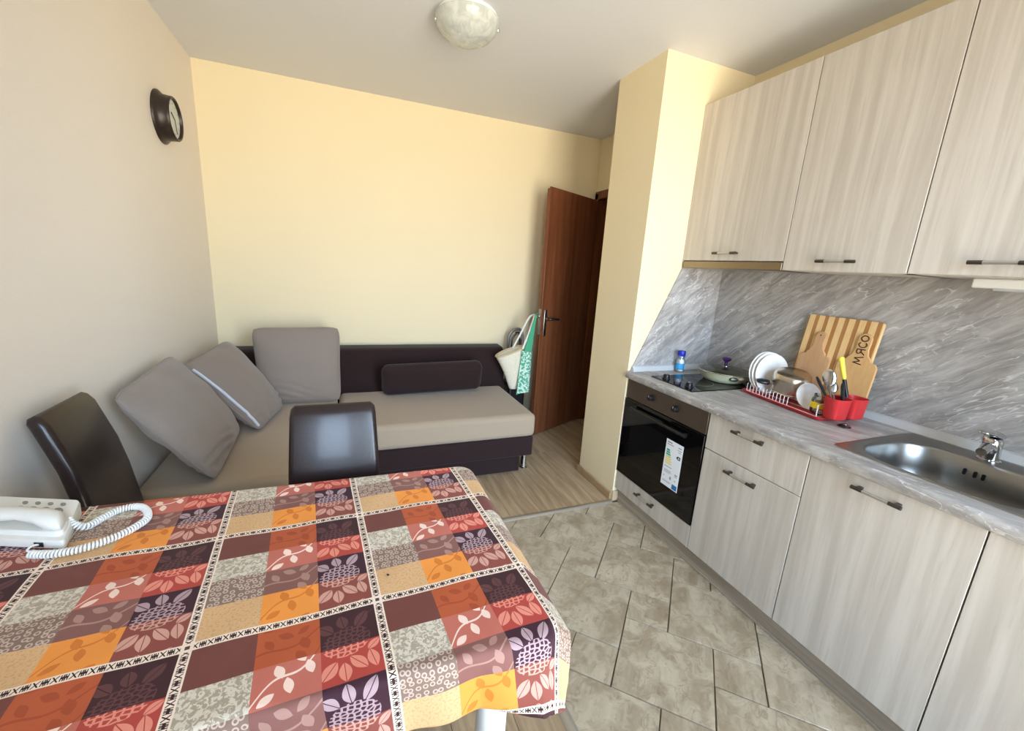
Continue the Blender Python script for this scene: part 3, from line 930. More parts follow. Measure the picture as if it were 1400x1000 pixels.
# ---- dish rack corner
ra = math.radians(-98)
RM = Matrix.Rotation(ra, 4, 'Z')
RM.translation = (2.628, -1.862, ZT)
RL, RD = .425, .232
def R3(u, v, z): return RM @ Vector((u, v, z))
tr = thing('drip_tray', R3(RL / 2, RD / 2, 0), 'red plastic drip tray under the white dish rack', 'tray')
lo_ = [rrect(i, RL - i, i, RD - i, max(.004, .022 - i), 5) for i in (.012, .0, .004, .018, .022)]
zz = [.0005, .016, .017, .007, .006]
mk('tray_body', loft([[(p[0], p[1], z) for p in l] for l, z in zip(lo_, zz)]), M['red'], tr, M=RM, angle=60)
rk = thing('dish_rack', R3(RL / 2, RD / 2, .007), 'white wire dish rack standing in the red drip tray', 'dish rack')
wr = .0016
def wire(p, r=wr, closed=False): return tube([R3(*q) for q in p], r, 6, closed)
mk('base_frame', join(wire([(.0195, .02, .012), (RL - .025, .02, .012), (RL - .025, .15, .012), (.0195, .15, .012)], .002, True), wire([(.02, .085, .010), (RL - .025, .085, .010)])), M['white'], rk)
for i in range(13):
    u = .0193 + i * .0195
    mk('prong', wire([(u, .021, .008), (u, .0205, .047), (u + .001, .024, .050)]), M['white'], rk)
for i in range(13):
    u = .0193 + i * .0195
    mk('rear_prong', wire([(u, .15, .012), (u, .152, .052), (u + .001, .148, .056)]), M['white'], rk)
mk('corner_prong', wire([(RL - .03, .022, .008), (RL - .03, .020, .060), (RL - .03, .045, .066)], .0022), M['white'], rk)
# plates
def plate(u, tilt, label, rr=.098, v=.088):
    c = R3(u, v, .0145 + rr)
    n = (RM.to_3x3() @ Vector((math.cos(tilt), 0, math.sin(tilt)))).normalized()
    mk('plate', lathe([(.050, -.004), (.056, -.001), (.060, .003), (rr - .004, .012), (rr, .0135), (rr - .004, .0155), (.060, .0065), (.053, .003), (.0, .003)], 48, c, n), M['porcelain'], label=label, cat='plate', group='plates in the dish rack', angle=60)
plate(.0300, .10, 'white plate in the rack, nearest the frying pan')
plate(.0495, .10, 'white plate in the rack, middle of the three')
plate(.0690, .10, 'white plate in the rack, nearest the upturned pot', .096)
# upturned pot resting on the wires
pax = (RM.to_3x3() @ Vector((.16, -.16, 1))).normalized()
pc = R3(.176, .105, .060)
pt = thing('saucepan', pc, 'upturned steel saucepan with a black handle in the dish rack', 'saucepan')
mk('pot_body', lathe([(.077, 0), (.080, .001), (.0795, .004), (.0765, .006), (.0765, .062), (.073, .080), (.062, .089), (.0, .091)], 48, pc, pax, cap0=False), M['potsteel'], pt, angle=50)
hdir = (RM.to_3x3() @ Vector((-.56, -.83, -.02))).normalized()
hp = pc + pax * .026
hb_ = hp + hdir * .075
ss = pax.cross(hdir).normalized()
mk('handle_bracket', loft([ring(hb_ + hdir * a, ss, pax, w, h, 12) for a, w, h in ((0, .012, .006), (.016, .010, .006))]), M['chrome'], pt)
mk('handle', loft([ring(hb_ + hdir * a + pax * z, ss, pax, w, h, 16) for a, w, h, z in ((.010, .012, .009, 0), (.018, .018, .012, .001), (.045, .020, .011, .003), (.060, .014, .008, .004), (.064, .006, .004, .004))]), M['black'], pt)
# glass bowl on its side
bx_ = (RM.to_3x3() @ Vector((.90, -.14, .36))).normalized()
bcn = R3(.298, .078, .0685)
mk('bowl', lathe([(.028, -.029), (.042, -.023), (.054, -.008), (.058, .003), (.0562, .003), (.052, -.007), (.040, -.020), (.0, -.025)], 40, bcn, bx_), M['porcelain'], label='white bowl leaning on its side between saucepan and jar', cat='bowl', angle=60)
# jar
jc = R3(.364, .066, .0138)
jr = thing('glass_jar', jc, 'clear glass jar with a yellow label next to the red cutlery holder', 'jar')
mk('jar_body', lathe([(.024, 0), (.030, .004), (.032, .012), (.032, .058), (.027, .068), (.025, .072), (.026, .082), (.024, .082), (.0235, .072), (.030, .057), (.030, .012), (.0, .006)], 32, jc), M['glass'], jr, angle=60)
mk('jar_label', lathe([(.0325, .026), (.0328, .027), (.0328, .050), (.0325, .051)], 32, jc, cap0=False, cap1=False), M['yellowlabel'], jr)
mk('label_mark', lathe([(.0330, .034), (.0331, .034), (.0331, .044), (.0330, .044)], 32, jc, cap0=False, cap1=False), M['greenplain'], jr) if False else None
# cutlery holder: two round cups joined, hung at the end of the rack
ch = thing('cutlery_holder', R3(.437, .12, .03), 'red plastic double-cup cutlery holder hung on the rack end', 'cutlery holder')
for v, nme in ((.052, 'cup'), (.138, 'cup')):
    cc = (.444, v)
    w0, w1 = .033, .038
    outer = lambda s, z: [(p[0], p[1], z) for p in rrect(cc[0] - s, cc[0] + s, cc[1] - s * 1.08, cc[1] + s * 1.08, s * .72, 6)]
    mk(nme, loft([outer(w0 - .006, .022), outer(w0, .027), outer(w1, .106), outer(w1 + .002, .108), outer(w1 - .001, .108), outer(w0 - .002, .030)], True, True), M['red'], ch, M=RM, angle=50)
mk('hook', box(.399, .4075, .05, .14, .088, .108), M['red'], ch, M=RM, bevel=.002)
def utensil(name, base, tip, label, cat, build):
    b, t = R3(*base), R3(*tip)
    d = (t - b)
    a_, b_ = frame(d)
    build(name, b, d, label, cat)
# spoon with big steel bowl
def rod(b, t, r0_, r1_, n=10): return cyl(b, t, r0_, r1_, n)
def oval(c, d, w, l, th, nrm_):
    d = d.normalized()
    s = d.cross(nrm_).normalized()
    n_ = s.cross(d).normalized()
    return loft([ring(c + d * (l * math.cos(a)), s, n_, max(1e-4, w * math.sin(a)), max(1e-4, th * math.sin(a)), 16) for a in (PI * (1 - i / 14) for i in range(15))])
toC = (CAM - R3(.44, .05, .15)).normalized()
b, t = R3(.438, .044, .04), R3(.407, .040, .152)
mk('serving_spoon', join(rod(b, t, .003, .004), oval(t + (t - b).normalized() * .028, t - b, .024, .036, .006, toC)), M['chrome'], label='large steel serving spoon standing bowl-up in the red holder', cat='spoon')
b, t = R3(.447, .060, .04), R3(.407, .062, .124)
mk('soup_spoon', join(rod(b, t, .0025, .003), oval(t + (t - b).normalized() * .018, t - b, .020, .026, .006, toC)), M['steel'], label='smaller steel spoon standing bowl-up below the serving spoon', cat='spoon')
b, t = R3(.462, .031, .04), R3(.366, .014, .174)
mk('black_spatula', tube(spline([b, (b + t) / 2, t], 4), [.004] * 5 + [.006] * 3 + [.004], 10), M['black'], label='black plastic spatula handle leaning out of the red holder towards the pot', cat='spatula')
b, t = R3(.469, .064, .04), R3(.432, .071, .165)
mk('black_knife', tube([b, b.lerp(t, .5), b.lerp(t, .9), t], [.005, .006, .007, .004], 10), M['black'], label='black knife handle standing upright in the red holder', cat='knife')
b, t = R3(.450, .077, .04), R3(.424, .084, .160)
mk('black_fork', tube([b, b.lerp(t, .5), b.lerp(t, .9), t], [.005, .006, .007, .004], 10), M['black'], label='black handle beside the yellow-handled peeler in the red holder', cat='fork')
b, t = R3(.452, .112, .05), R3(.378, .100, .262)
pe = thing('peeler', b, 'yellow-handled peeler with a black neck standing in the red holder', 'peeler')
mk('neck', tube([b, b.lerp(t, .56), b.lerp(t, .60)], [.006, .0075, .006], 12), M['black'], pe)
mk('handle', tube([b.lerp(t, .58), b.lerp(t, .62), b.lerp(t, .85), b.lerp(t, .98), t], [.006, .0085, .0095, .0105, .007], 12), M['yellow'], pe)
# cutting boards leaning on the wall, feet on the tray's rear edge
BH = Vector((.060, 0, .398)).normalized()      # up along the board
BN = Vector((-BH.z, 0, BH.x))                  # towards the room
def board(name, poly, off, th, mat, label, ori, z0=ZT + .0175, hole=None):
    base = Vector((2.812, 0, z0))
    f0 = lambda p: base + Vector((0, p[0], 0)) + BH * p[1] + BN * off
    f1 = lambda p: base + Vector((0, p[0], 0)) + BH * p[1] + BN * (off + th)
    o = thing(name, base + Vector((0, ori, 0)), label, 'cutting board')
    mk('board', prism(poly, f0, f1), mat, o, bevel=.002, angle=40)
    return o, f1
bw0, bw1 = -2.276, -1.968
o, f = board('cutting_board', rrect(bw0, bw1, .0, .392, .014), -.006, .014, M['bamboo'], 'large striped bamboo cutting board leaning on the splash panel', -2.12)
def paddle(yc, w, hb, hw, ht, z0=0.0):
    """board outline: body width w to height hb, handle hw wide up to ht"""
    P = [(yc + w / 2, z0), (yc + w / 2, hb - .022), (yc + w / 2 - .010, hb - .006)]
    P += [(yc + w / 2 - .03, hb), (yc + hw / 2 + .022, hb + .006), (yc + hw / 2 + .006, hb + .024), (yc + hw / 2, hb + .05)]
    n = 8
    P += [(yc + hw / 2 * 1.06 * math.cos(PI * i / n), ht - hw / 2 + hw / 2 * math.sin(PI * i / n)) for i in range(n + 1)]
    P += [(yc - hw / 2, hb + .05), (yc - hw / 2 - .006, hb + .024), (yc - hw / 2 - .022, hb + .006), (yc - w / 2 + .03, hb)]
    P += [(yc - w / 2 + .010, hb - .006), (yc - w / 2, hb - .022), (yc - w / 2, z0)]
    return P[::-1]
o, f = board('paddle_board', paddle(-2.055, .142, .212, .042, .318), .0085, .012, M['beech'], 'plain pinkish paddle board with a holed handle, in front of the striped board', -2.06)
q = f((-2.055, .300))
mk('hanging_hole', cyl(q + BN * .0002, q + BN * .0008, .0032, n=14), M['burn'], o)
o, f = board('paddle_board', paddle(-2.232, .150, .222, .048, .338), .0085, .012, M['birch'], 'paddle board with burnt lettering running up its handle', -2.23)
# burnt writing, reading up the handle:  Мясо
def stroke(pts, r=.0022):
    P = [f((-2.232 - a, b)) + BN * .0004 for a, b in pts]
    return tube(spline([tuple(p) for p in P], 5), r, 6)
def letters():
    out = []
    def L(base, pts_list, s=.030):
        # letters stand rotated: their x runs up the handle, their y runs to the left edge
        for pts in pts_list:
            q = [(-(py - .5) * s * 1.05, base + px * s) for px, py in pts]
            out.append(stroke(q))
    L(.205, [[(0, 0), (.08, .5), (.18, 1.0)], [(.18, 1.0), (.34, .55), (.5, .25)], [(.5, .25), (.66, .6), (.82, 1.0)], [(.82, 1.0), (.94, .5), (1.1, -.05)]])
    L(.246, [[(.75, 0), (.75, .5), (.75, .98)], [(.75, .95), (.35, 1.0), (.12, .78), (.35, .50), (.75, .48)], [(.42, .48), (.2, .2), (.0, .0)]])
    L(.275, [[(.72, .82), (.45, 1.0), (.12, .75), (.1, .3), (.42, .02), (.74, .2)]])
    L(.302, [[(.45, .95), (.1, .7), (.12, .25), (.45, .05), (.8, .3), (.8, .72), (.45, .95)]])
    return join(*out)
mk('lettering', letters(), M['burn'], o, label='hand-burnt word in Cyrillic letters')
# plug and ring on the worktop
pg = thing('sink_plug', (2.62, -2.345, ZT), 'small black sink plug with a chrome ring beside the drip tray', 'sink plug')
PCN = (2.622, -2.352, ZT)
mk('plug', lathe([(.020, 0), (.022, .003), (.019, .008), (.012, .010), (.0, .0105)], 24, PCN), M['black'], pg)
mk('plug_ring', tube([(PCN[0] - .012 + .009 * math.cos(a), PCN[1] - .018 + .011 * math.sin(a), ZT + .005 + .004 * math.cos(a)) for a in (2 * PI * i / 20 for i in range(20))], .0018, 6, True), M['chrome'], pg)
mk('plug_stem', lathe([(.008, .010), (.008, .013), (.0, .014)], 16, PCN), M['chrome'], pg)

# sink
sk = thing('sink', (2.6, -2.75, ZT), 'stainless steel inset sink with rounded bowl and overflow slots', 'sink')
def lp(x0, x1, y0, y1, r, z, k=9): return [(p[0], p[1], z) for p in rrect(x0, x1, y0, y1, r, k)]
xa, xb, ya, yb = SX0, SX1, SY0, SY1
rings = [lp(2.364, 2.838, -3.22, -2.462, .022, ZT + .0003), lp(2.3645, 2.8375, -3.2195, -2.4625, .022, ZT + .003), lp(2.367, 2.835, -3.217, -2.465, .020, ZT + .004), lp(2.374, 2.828, -3.21, -2.472, .018, ZT + .0025),
         lp(xa - .004, xb + .004, ya - .004, yb + .004, .135, ZT + .002), lp(xa, xb, ya, yb, .132, ZT + .0005), lp(xa + .004, xb - .004, ya + .004, yb - .004, .128, ZT - .008),
         lp(xa + .010, xb - .010, ya + .010, yb - .010, .122, ZT - .08), lp(xa + .016, xb - .016, ya + .016, yb - .016, .118, ZT - .135), lp(xa + .035, xb - .035, ya + .035, yb - .035, .100, ZT - .152),
         lp(xa + .08, xb - .08, ya + .08, yb - .08, .06, ZT - .156), lp(2.545, 2.625, -2.755, -2.675, .039, ZT - .159)]
mk('basin', loft(rings, False, True), M['sinksteel'], sk, angle=60)
for i in range(3):
    yk = -2.672 - i * .020 - (0.006 if i else 0)
    mk('overflow_slot', prism(rrect(yk - .0042, yk + .0042, ZT - .056, ZT - .034, .004, 4), lambda p: (xb - .0115, p[0], p[1]), lambda p: (xb - .0065, p[0], p[1])), M['black'], sk)
mk('drain', lathe([(.036, 0), (.034, .003), (.022, .001), (.0, .001)], 28, (2.585, -2.715, ZT - .1588)), M['chrome'], sk)
# tap
TB = Vector((2.787, -2.700, ZT + .0028))
tp = thing('tap', TB, 'short chrome mixer tap standing on the rear edge of the sink', 'tap')
mk('base_ring', lathe([(.029, 0), (.029, .004), (.025, .007)], 32, TB), M['chrome'], tp)
mk('tap_body', loft([ring(TB + Vector((dx, dy, z)), (1, 0, 0), (0, 1, 0), r, r, 28) for dx, dy, z, r in ((0, 0, .006, .024), (0, 0, .02, .0235), (-.003, .001, .05, .024), (-.006, .003, .072, .026), (-.006, .004, .080, .022))]), M['chrome'], tp, angle=60)
mk('spout', tube(spline([TB + Vector((-.004, .0, .034)), TB + Vector((-.035, -.004, .052)), TB + Vector((-.075, -.010, .058)), TB + Vector((-.118, -.016, .050))], 6), [.017] * 7 + [.015] * 6 + [.013] * 6, 18), M['chrome'], tp)
mk('lever', loft([ring(TB + Vector((a, b_, z)), Vector((.2, 1, 0)).normalized(), (0, 0, 1), w, h, 20) for a, b_, z, w, h in ((.020, -.004, .082, .014, .006), (.0, .0, .090, .024, .012), (-.030, .006, .096, .022, .010), (-.060, .012, .100, .017, .007), (-.070, .014, .101, .008, .003))]), M['chrome'], tp, angle=60)

# ================================================================== SOFA CORNER
sf = thing('corner_sofa', (1.0, -0.6, 0), 'corner sofa with beige-grey seats and dark plum backrest against the wall', 'sofa')
ZS = 0.43
mk('seat_cushion', box(0.012, 0.736, -1.455, -0.235, 0.272, ZS), M['seat'], sf, bevel=.035, seg=5)
mk('seat_cushion', box(0.746, 1.958, -0.955, -0.235, 0.272, ZS), M['seat'], sf, bevel=.035, seg=5)
mk('base', box(0.018, 0.730, -1.445, -0.04, 0.135, 0.272), M['plum'], sf, bevel=.012, seg=3)
mk('base', box(0.735, 1.950, -0.945, -0.04, 0.135, 0.272), M['plum'], sf, bevel=.012, seg=3)
mk('plinth', box(0.70, 1.875, -0.905, -0.10, 0.012, 0.135), M['plum'], sf, bevel=.004)
mk('plinth', box(0.05, 0.70, -1.40, -0.10, 0.012, 0.135), M['plum'], sf, bevel=.004)
bp = [(-0.245, 0.27), (-0.235, 0.43), (-0.200, 0.66), (-0.188, 0.708), (-0.165, 0.728), (-0.06, 0.735), (-0.022, 0.718), (-0.018, 0.27)]
mk('backrest', prism(bp, lambda p: (0.02, p[0], p[1]), lambda p: (1.992, p[0], p[1])), M['plum'], sf, bevel=.022, seg=4, angle=60)
for fx_, fy_ in ((1.935, -0.845), (1.90, -0.12), (0.10, -1.38), (0.66, -1.38)):
    mk('foot', lathe([(.027, 0), (.027, .005), (.021, .010), (.020, .014), (.020, .125), (.024, .128), (.024, .135)], 24, (fx_, fy_, 0)), M['chrome'], sf)

def pillow(name, corners, thick, label, group=None, n=46, seed=0, wr_=.004, pw=2.4):
    """corners: bottom-left, bottom-right, top-right, top-left seen from the room"""
    A, B, C, D = (Vector(c) for c in corners)
    cen = (A + B + C + D) / 4
    nr = (B - A).cross(D - A).normalized()
    rng = random.Random(seed)
    wv = [(rng.uniform(6, 16), rng.uniform(0, 6), rng.uniform(-1, 1)) for _ in range(6)]
    def base(u, v):
        # sides pulled in a little, corners pointed
        uu = u * (1.03 - .02 * (1 - v * v) - .06 * v ** 8)
        vv = v * (1.03 - .02 * (1 - u * u) - .06 * u ** 8)
        a, b = (uu + 1) / 2, (vv + 1) / 2
        return A * (1 - a) * (1 - b) + B * a * (1 - b) + C * a * b + D * (1 - a) * b
    def hgt(u, v):
        e = max(0.0, (1 - abs(u) ** pw)) * max(0.0, (1 - abs(v) ** pw))
        h = thick * e ** 0.45
        ed = (1 - e)
        wob = sum(s * math.sin(f_ * (u * c_ + v * (1 - abs(c_))) + ph) for f_, ph, c_ in wv for s in (1,)) / 6
        fold = math.sin(v * 34 + u * 7 + 2 * math.sin(u * 4)) * math.exp(-((v + .72) / .2) ** 2) * (.5 + .5 * math.sin(u * 3 + seed))
        return h + (wob * (0.4 + 1.6 * ed) + fold * 1.6) * wr_ * min(1, e * 6)
    V, F = [], []
    idx = {}
    for side in (1, -1):
        for j in range(n + 1):
            for i in range(n + 1):
                u = math.sin((i / n - .5) * PI) * .65 + (2 * i / n - 1) * .35
                v = math.sin((j / n - .5) * PI) * .65 + (2 * j / n - 1) * .35
                edge = i in (0, n) or j in (0, n)
                if edge and side == -1:
                    idx[(side, i, j)] = idx[(1, i, j)]
                    continue
                idx[(side, i, j)] = len(V)
                V.append(base(u, v) + nr * (0 if edge else side * hgt(u, v)))
    for side in (1, -1):
        for j in range(n):
            for i in range(n):
                q = [idx[(side, i, j)], idx[(side, i + 1, j)], idx[(side, i + 1, j + 1)], idx[(side, i, j + 1)]]
                F.append(tuple(q if side == 1 else q[::-1]))
    t_ = thing(name, Vector((cen.x, cen.y, min(A.z, B.z))), label, 'cushion', group)
    mk('cover', (V, F), M['cushion'], t_, angle=80, fix=False)
    edge_pts = [base(s, -1) for s in [x / 10 - 1 for x in range(21)]] + [base(1, s) for s in [x / 10 - 1 for x in range(1, 21)]] + [base(-s, 1) for s in [x / 10 - 1 for x in range(1, 21)]] + [base(-1, -s) for s in [x / 10 - 1 for x in range(1, 20)]]
    mk('seam', tube(edge_pts, .0035, 6, True), M['cushion'], t_)
    return t_, base, nr, hgt
GR = 'taupe scatter cushions on the sofa'
# front cushion on the left seat, against the left wall
pillow('scatter_cushion', [(.285, -1.440, .448), (.262, -.860, .448), (.070, -1.050, .884), (.070, -1.590, .852)], .066, 'taupe cushion leaning on the left wall next to the dark chair, wrinkled at the bottom', GR, seed=3, wr_=.007)
t_, base, nr, hgt = pillow('scatter_cushion', [(.355, -.905, .446), (.425, -.520, .446), (.150, -.430, .838), (.055, -.890, .792)], .075, 'taupe cushion with a white zip along its edge', GR, seed=5)
zpts = [base(-.95, s) + nr * (hgt(-.95, s) + .002) for s in [x / 10 - .95 for x in range(0, 19)]]
zo = mk('zip', tube(zpts, .0075, 8), M['zip'], t_, label='white zip')
mk('zip_pull', box(zpts[-1].x + .002, zpts[-1].x + .010, zpts[-1].y - .006, zpts[-1].y + .002, zpts[-1].z - .035, zpts[-1].z - .005), M['chrome'], t_, bevel=.002)
pillow('scatter_cushion', [(.300, -.425, .440), (.752, -.445, .440), (.755, -.300, .898), (.255, -.285, .888)], .07, 'taupe cushion standing upright against the plum backrest', GR, seed=9)
bm_ = Matrix.Translation((1.385, -0.372, 0.552)) @ Matrix.Rotation(math.radians(14), 4, 'X') @ Matrix.Rotation(math.radians(-1.5), 4, 'Y')
bl = thing('bolster', (1.385, -.40, .43), 'long dark plum back cushion lying on the seat against the backrest', 'cushion')
mk('cover', box(-.362, .362, -.055, .055, -.115, .115), M['plum'], bl, M=bm_, bevel=.052, seg=6, angle=80)

# ================================================================== TROLLEY AND BAGS BY THE DOOR
tl = thing('luggage_trolley', (2.11, -.12, 0), 'grey tube trolley with an arched handle between sofa and door', 'trolley')
arch = [(2.065, -.10, .06), (2.062, -.10, .40), (2.06, -.10, .74)] + [(2.06 + .075 - .075 * math.cos(a), -.10, .78 + .085 * math.sin(a)) for a in (PI / 2 * i / 6 for i in range(1, 7))] + [(2.15, -.10, .866), (2.175, -.10, .85), (2.188, -.10, .80), (2.19, -.10, .45), (2.19, -.10, .06)]
mk('frame', tube(arch, .013, 12), M['rim'], tl)
mk('frame_inner', tube([(p[0] + (.026 if p[0] < 2.1 else -.026 if p[0] > 2.16 else 0), p[1] - .012, p[2] - (.026 if p[2] > .78 else 0)) for p in arch], .008, 10), M['dark_metal'], tl)
mk('bag_body', box(2.045, 2.195, -.21, -.02, .07, .42), M['black'], tl, bevel=.02, seg=3)
for wx in (2.05, 2.19):
    mk('wheel', cyl((wx - .01, -.13, .05), (wx + .01, -.13, .05), .05, n=24), M['black'], tl)
# straw basket
bk = thing('straw_basket', (2.04, -.335, .425), 'cream woven straw basket with handles hanging beside the door', 'basket')
rings = []
NR = 26
for i in range(NR * 3 + 1):
    t = i / (NR * 3)
    c = Vector((2.052 + (-.068) * t + .015 * math.sin(PI * t), -.335, .428 + .300 * t))
    wx = .050 + (.118 - .050) * t ** .8
    wy = .035 + .030 * t
    tiltv = Vector((1, 0, .27 * t + .10)).normalized()
    bump_ = 1 + .022 * abs(math.sin(PI * t * NR * .45))
    rings.append(ring(c, tiltv, (0, 1, 0), wx * bump_, wy * bump_, 40))
cin = Vector((1.984, -.335, .722))
tv = Vector((1, 0, .37)).normalized()
rings += [ring(cin, tv, (0, 1, 0), .112, .060, 40), ring(cin + Vector((.028, 0, -.12)), tv, (0, 1, 0), .07, .045, 40)]
mk('woven_body', loft(rings), M['straw'], bk, angle=70)
mk('rim_braid', tube(ring(cin + Vector((0, 0, .006)), tv, (0, 1, 0), .117, .064, 40), .007, 8, True), M['strawrim'], bk)
hook = DM @ Vector((.105, .096, 1.002))
def strap(p, r, mat, name, parent): mk(name, tube(spline(p, 6), r, 8), mat, parent)
strap([(2.065, -.395, .755), (2.115, -.372, .86), (2.165, -.338, .97), (2.195, -.300, 1.004), tuple(hook), tuple(hook + DM.to_3x3() @ Vector((.004, .014, -.012)))], .008, M['canvas'], 'handle_strap', bk)
strap([(2.030, -.285, .742), (2.09, -.285, .86), (2.150, -.272, .97), (2.195, -.255, 1.002), tuple(hook + DM.to_3x3() @ Vector((.022, 0, 0))), tuple(hook + DM.to_3x3() @ Vector((.024, .014, -.012)))], .008, M['canvas'], 'handle_strap', bk)
# green printed bag
gb = thing('shopping_bag', (2.11, -.41, .39), 'green and white printed cotton bag hanging in front of the basket', 'bag')
bx4 = [(2.030, .395), (2.125, .420), (2.142, .735), (2.060, .745)]
def gbp(u, v, s):
    x = (bx4[0][0] * (1 - u) + bx4[1][0] * u) * (1 - v) + (bx4[3][0] * (1 - u) + bx4[2][0] * u) * v
    z = (bx4[0][1] * (1 - u) + bx4[1][1] * u) * (1 - v) + (bx4[3][1] * (1 - u) + bx4[2][1] * u) * v
    return (x, -.415 + .012 * math.sin(u * 5 + v * 2) + s * (.007 + .006 * math.sin(PI * u)), z)
g1, g2 = grid(10, 14, lambda u, v: gbp(u, v, 1)), grid(10, 14, lambda u, v: gbp(u, v, -1))
rim_ids = [i for i in range(11)] + [11 * j + 10 for j in range(1, 15)] + [14 * 11 + i for i in range(9, -1, -1)] + [11 * j for j in range(13, 0, -1)]
V_, F_ = join(g1, g2)
F_ += [(rim_ids[k], rim_ids[(k + 1) % len(rim_ids)], rim_ids[(k + 1) % len(rim_ids)] + 165, rim_ids[k] + 165) for k in range(len(rim_ids))]
mk('bag_body', (V_, F_), M['greenprint'], gb, angle=70)
def flat_strap(pts, ws, mat, name, parent, th=.003):
    P = [Vector(p) for p in pts]
    rr = []
    for p, w in zip(P, ws): rr.append([p + Vector((-w, -th, 0)), p + Vector((w, -th, 0)), p + Vector((w, th, 0)), p + Vector((-w, th, 0))])
    mk(name, loft(rr), mat, parent)
flat_strap([(2.103, -.412, .738), (2.128, -.392, .83), (2.158, -.368, .94), (2.185, -.343, 1.010), (2.20, -.316, 1.021), tuple(hook + DM.to_3x3() @ Vector((-.022, 0, .018)))], [.030, .023, .012, .006, .005, .005], M['greenplain'], 'strap', gb)

# ================================================================== TABLE
A0 = Vector((1.1005, -2.3255))
AV = Vector((0.2845, 0.011))
BV = Vector((0.0203, -0.2895))
ZC = 0.7505
ta = math.radians(-1.3)
TC = Vector((0.588, -2.458))
TM = Matrix.Rotation(ta, 4, 'Z')
TM.translation = (TC.x, TC.y, 0)
THX, THY = 0.532, 0.310
tb = thing('dining_table', (TC.x, TC.y, 0), 'dining table with pale round legs under the checked cloth', 'table')
mk('tabletop', prism(rrect(-THX, THX, -THY, THY, .035), lambda p: (p[0], p[1], .722), lambda p: (p[0], p[1], .747)), M['white'], tb, M=TM, bevel=.004)
mk('apron', join(box(-THX + .05, THX - .05, -THY + .05, -THY + .068, .65, .722), box(-THX + .05, THX - .05, THY - .068, THY - .05, .65, .722), box(-THX + .05, -THX + .068, -THY + .05, THY - .05, .65, .722), box(THX - .068, THX - .05, -THY + .05, THY - .05, .65, .722)), M['white'], tb, M=TM)
for sx_ in (-1, 1):
    for sy_ in (-1, 1):
        mk('leg', lathe([(.022, 0), (.024, .004), (.030, .30), (.031, .721)], 28, TM @ Vector((sx_ * (THX - .070), sy_ * (THY - .075), 0))), M['white'], tb)
# cloth draped over it
def bend(kind):
    """cross-section of the hanging cloth: list of (out, down) by arc length in 2 mm steps"""
    out, dn, s = 0.0, 0.0, 0.0
    L = [(0.0, 0.0)]
    ds = .002
    while s < .30:
        s += ds
        a1, a2, lim, cs, cr = kind
        phi = a1 * min(1, s / a2)
        if s > cs: phi = a1 + cr * min(1.0, (s - cs) / .05)
        out += math.cos(phi) * ds
        dn += math.sin(phi) * ds
        L.append((out, dn))
    return L
NEAR = bend((math.radians(88), .022, 0, .112, math.radians(180)))
CORN = bend((math.radians(74), .030, 0, .40, 0))
SIDE = bend((math.radians(48), .020, 0, .40, 0))
FAR = bend((math.radians(84), .030, 0, .40, 0))
def look(Lx, d):
    f_ = min(d / .002, len(Lx) - 2)
    i = int(f_)
    t = f_ - i
    return (Lx[i][0] * (1 - t) + Lx[i + 1][0] * t, Lx[i][1] * (1 - t) + Lx[i + 1][1] * t)
TMi = TM.inverted()
RX, RYN, RYF, RXL = THX + .004, THY + .004, THY + .004, THX + .002
RC = .03
def drape(i, j):
    p = A0 + AV * i + BV * j
    q = TMi @ Vector((p.x, p.y, 0))
    cx = min(max(q.x, -RXL + RC), RX - RC)
    cy = min(max(q.y, -RYN + RC), RYF - RC)
    dx, dy = q.x - cx, q.y - cy
    D = math.hypot(dx, dy)
    wz = .0016 * math.sin(i * 9 + j * 5) * math.sin(j * 7.3 + 1) + .0022 * max(0, -i - 2.2) * math.sin(j * 11 + i * 4)
    if D <= RC: return TM @ Vector((q.x, q.y, ZC + max(-.0008, wz)))
    ux, uy = dx / D, dy / D
    d = D - RC
    wn_, wsd = max(0, -uy) ** 2, ux ** 2
    wf_ = max(0, uy) ** 2
    o1, d1 = look(NEAR, d)
    o2, d2 = look(SIDE, d)
    o3, d3 = look(FAR, d)
    o4, d4 = look(CORN, d)
    tot = wn_ + wsd + wf_
    o = (o1 * wn_ + o2 * wsd + o3 * wf_) / tot
    dd = (d1 * wn_ + d2 * wsd + d3 * wf_) / tot
    # near the free corner the cloth hangs open instead of curling under
    prox = 0.0
    if -uy > 0 and q.x > RX - .13: prox = min(1.0, (q.x - (RX - .13)) / .10) * max(0, -uy)
    o = o * (1 - prox) + o4 * prox
    dd = dd * (1 - prox) + d4 * prox
    o += .004 * math.sin(i * 16 + 1.0) * min(1, d / .08) * max(0, -uy) * (1 - prox)
    if q.x < -RXL + RC: o = min(o, .012)
    return TM @ Vector((cx + ux * (RC + o), cy + uy * (RC + o), ZC - dd))
I0, I1, J0, J1 = -3.86, 0.215, -0.98, 2.055
NI, NJ = 330, 250
def scal(t): return .006 * abs(math.sin(t * PI * 9))
V, UVl = [], []
for b in range(NJ + 1):
    for a in range(NI + 1):
        i = I0 + (I1 - I0) * a / NI
        j = J0 + (J1 - J0) * b / NJ
        UVl.append((i + 10.0, j + 10.0))
        ii, jj = i, j
        if a == NI: ii = i + scal(j) - .003
        if b == NJ: jj = j + scal(i) - .003
        V.append(drape(ii, jj))
F = [(b * (NI + 1) + a, b * (NI + 1) + a + 1, (b + 1) * (NI + 1) + a + 1, (b + 1) * (NI + 1) + a) for b in range(NJ) for a in range(NI)]
mk('tablecloth', (V, [f_[::-1] for f_ in F]), M['cloth'], uv=UVl, angle=70, label='orange, red and brown checked floral cloth draped over the table', cat='tablecloth', fix=False)

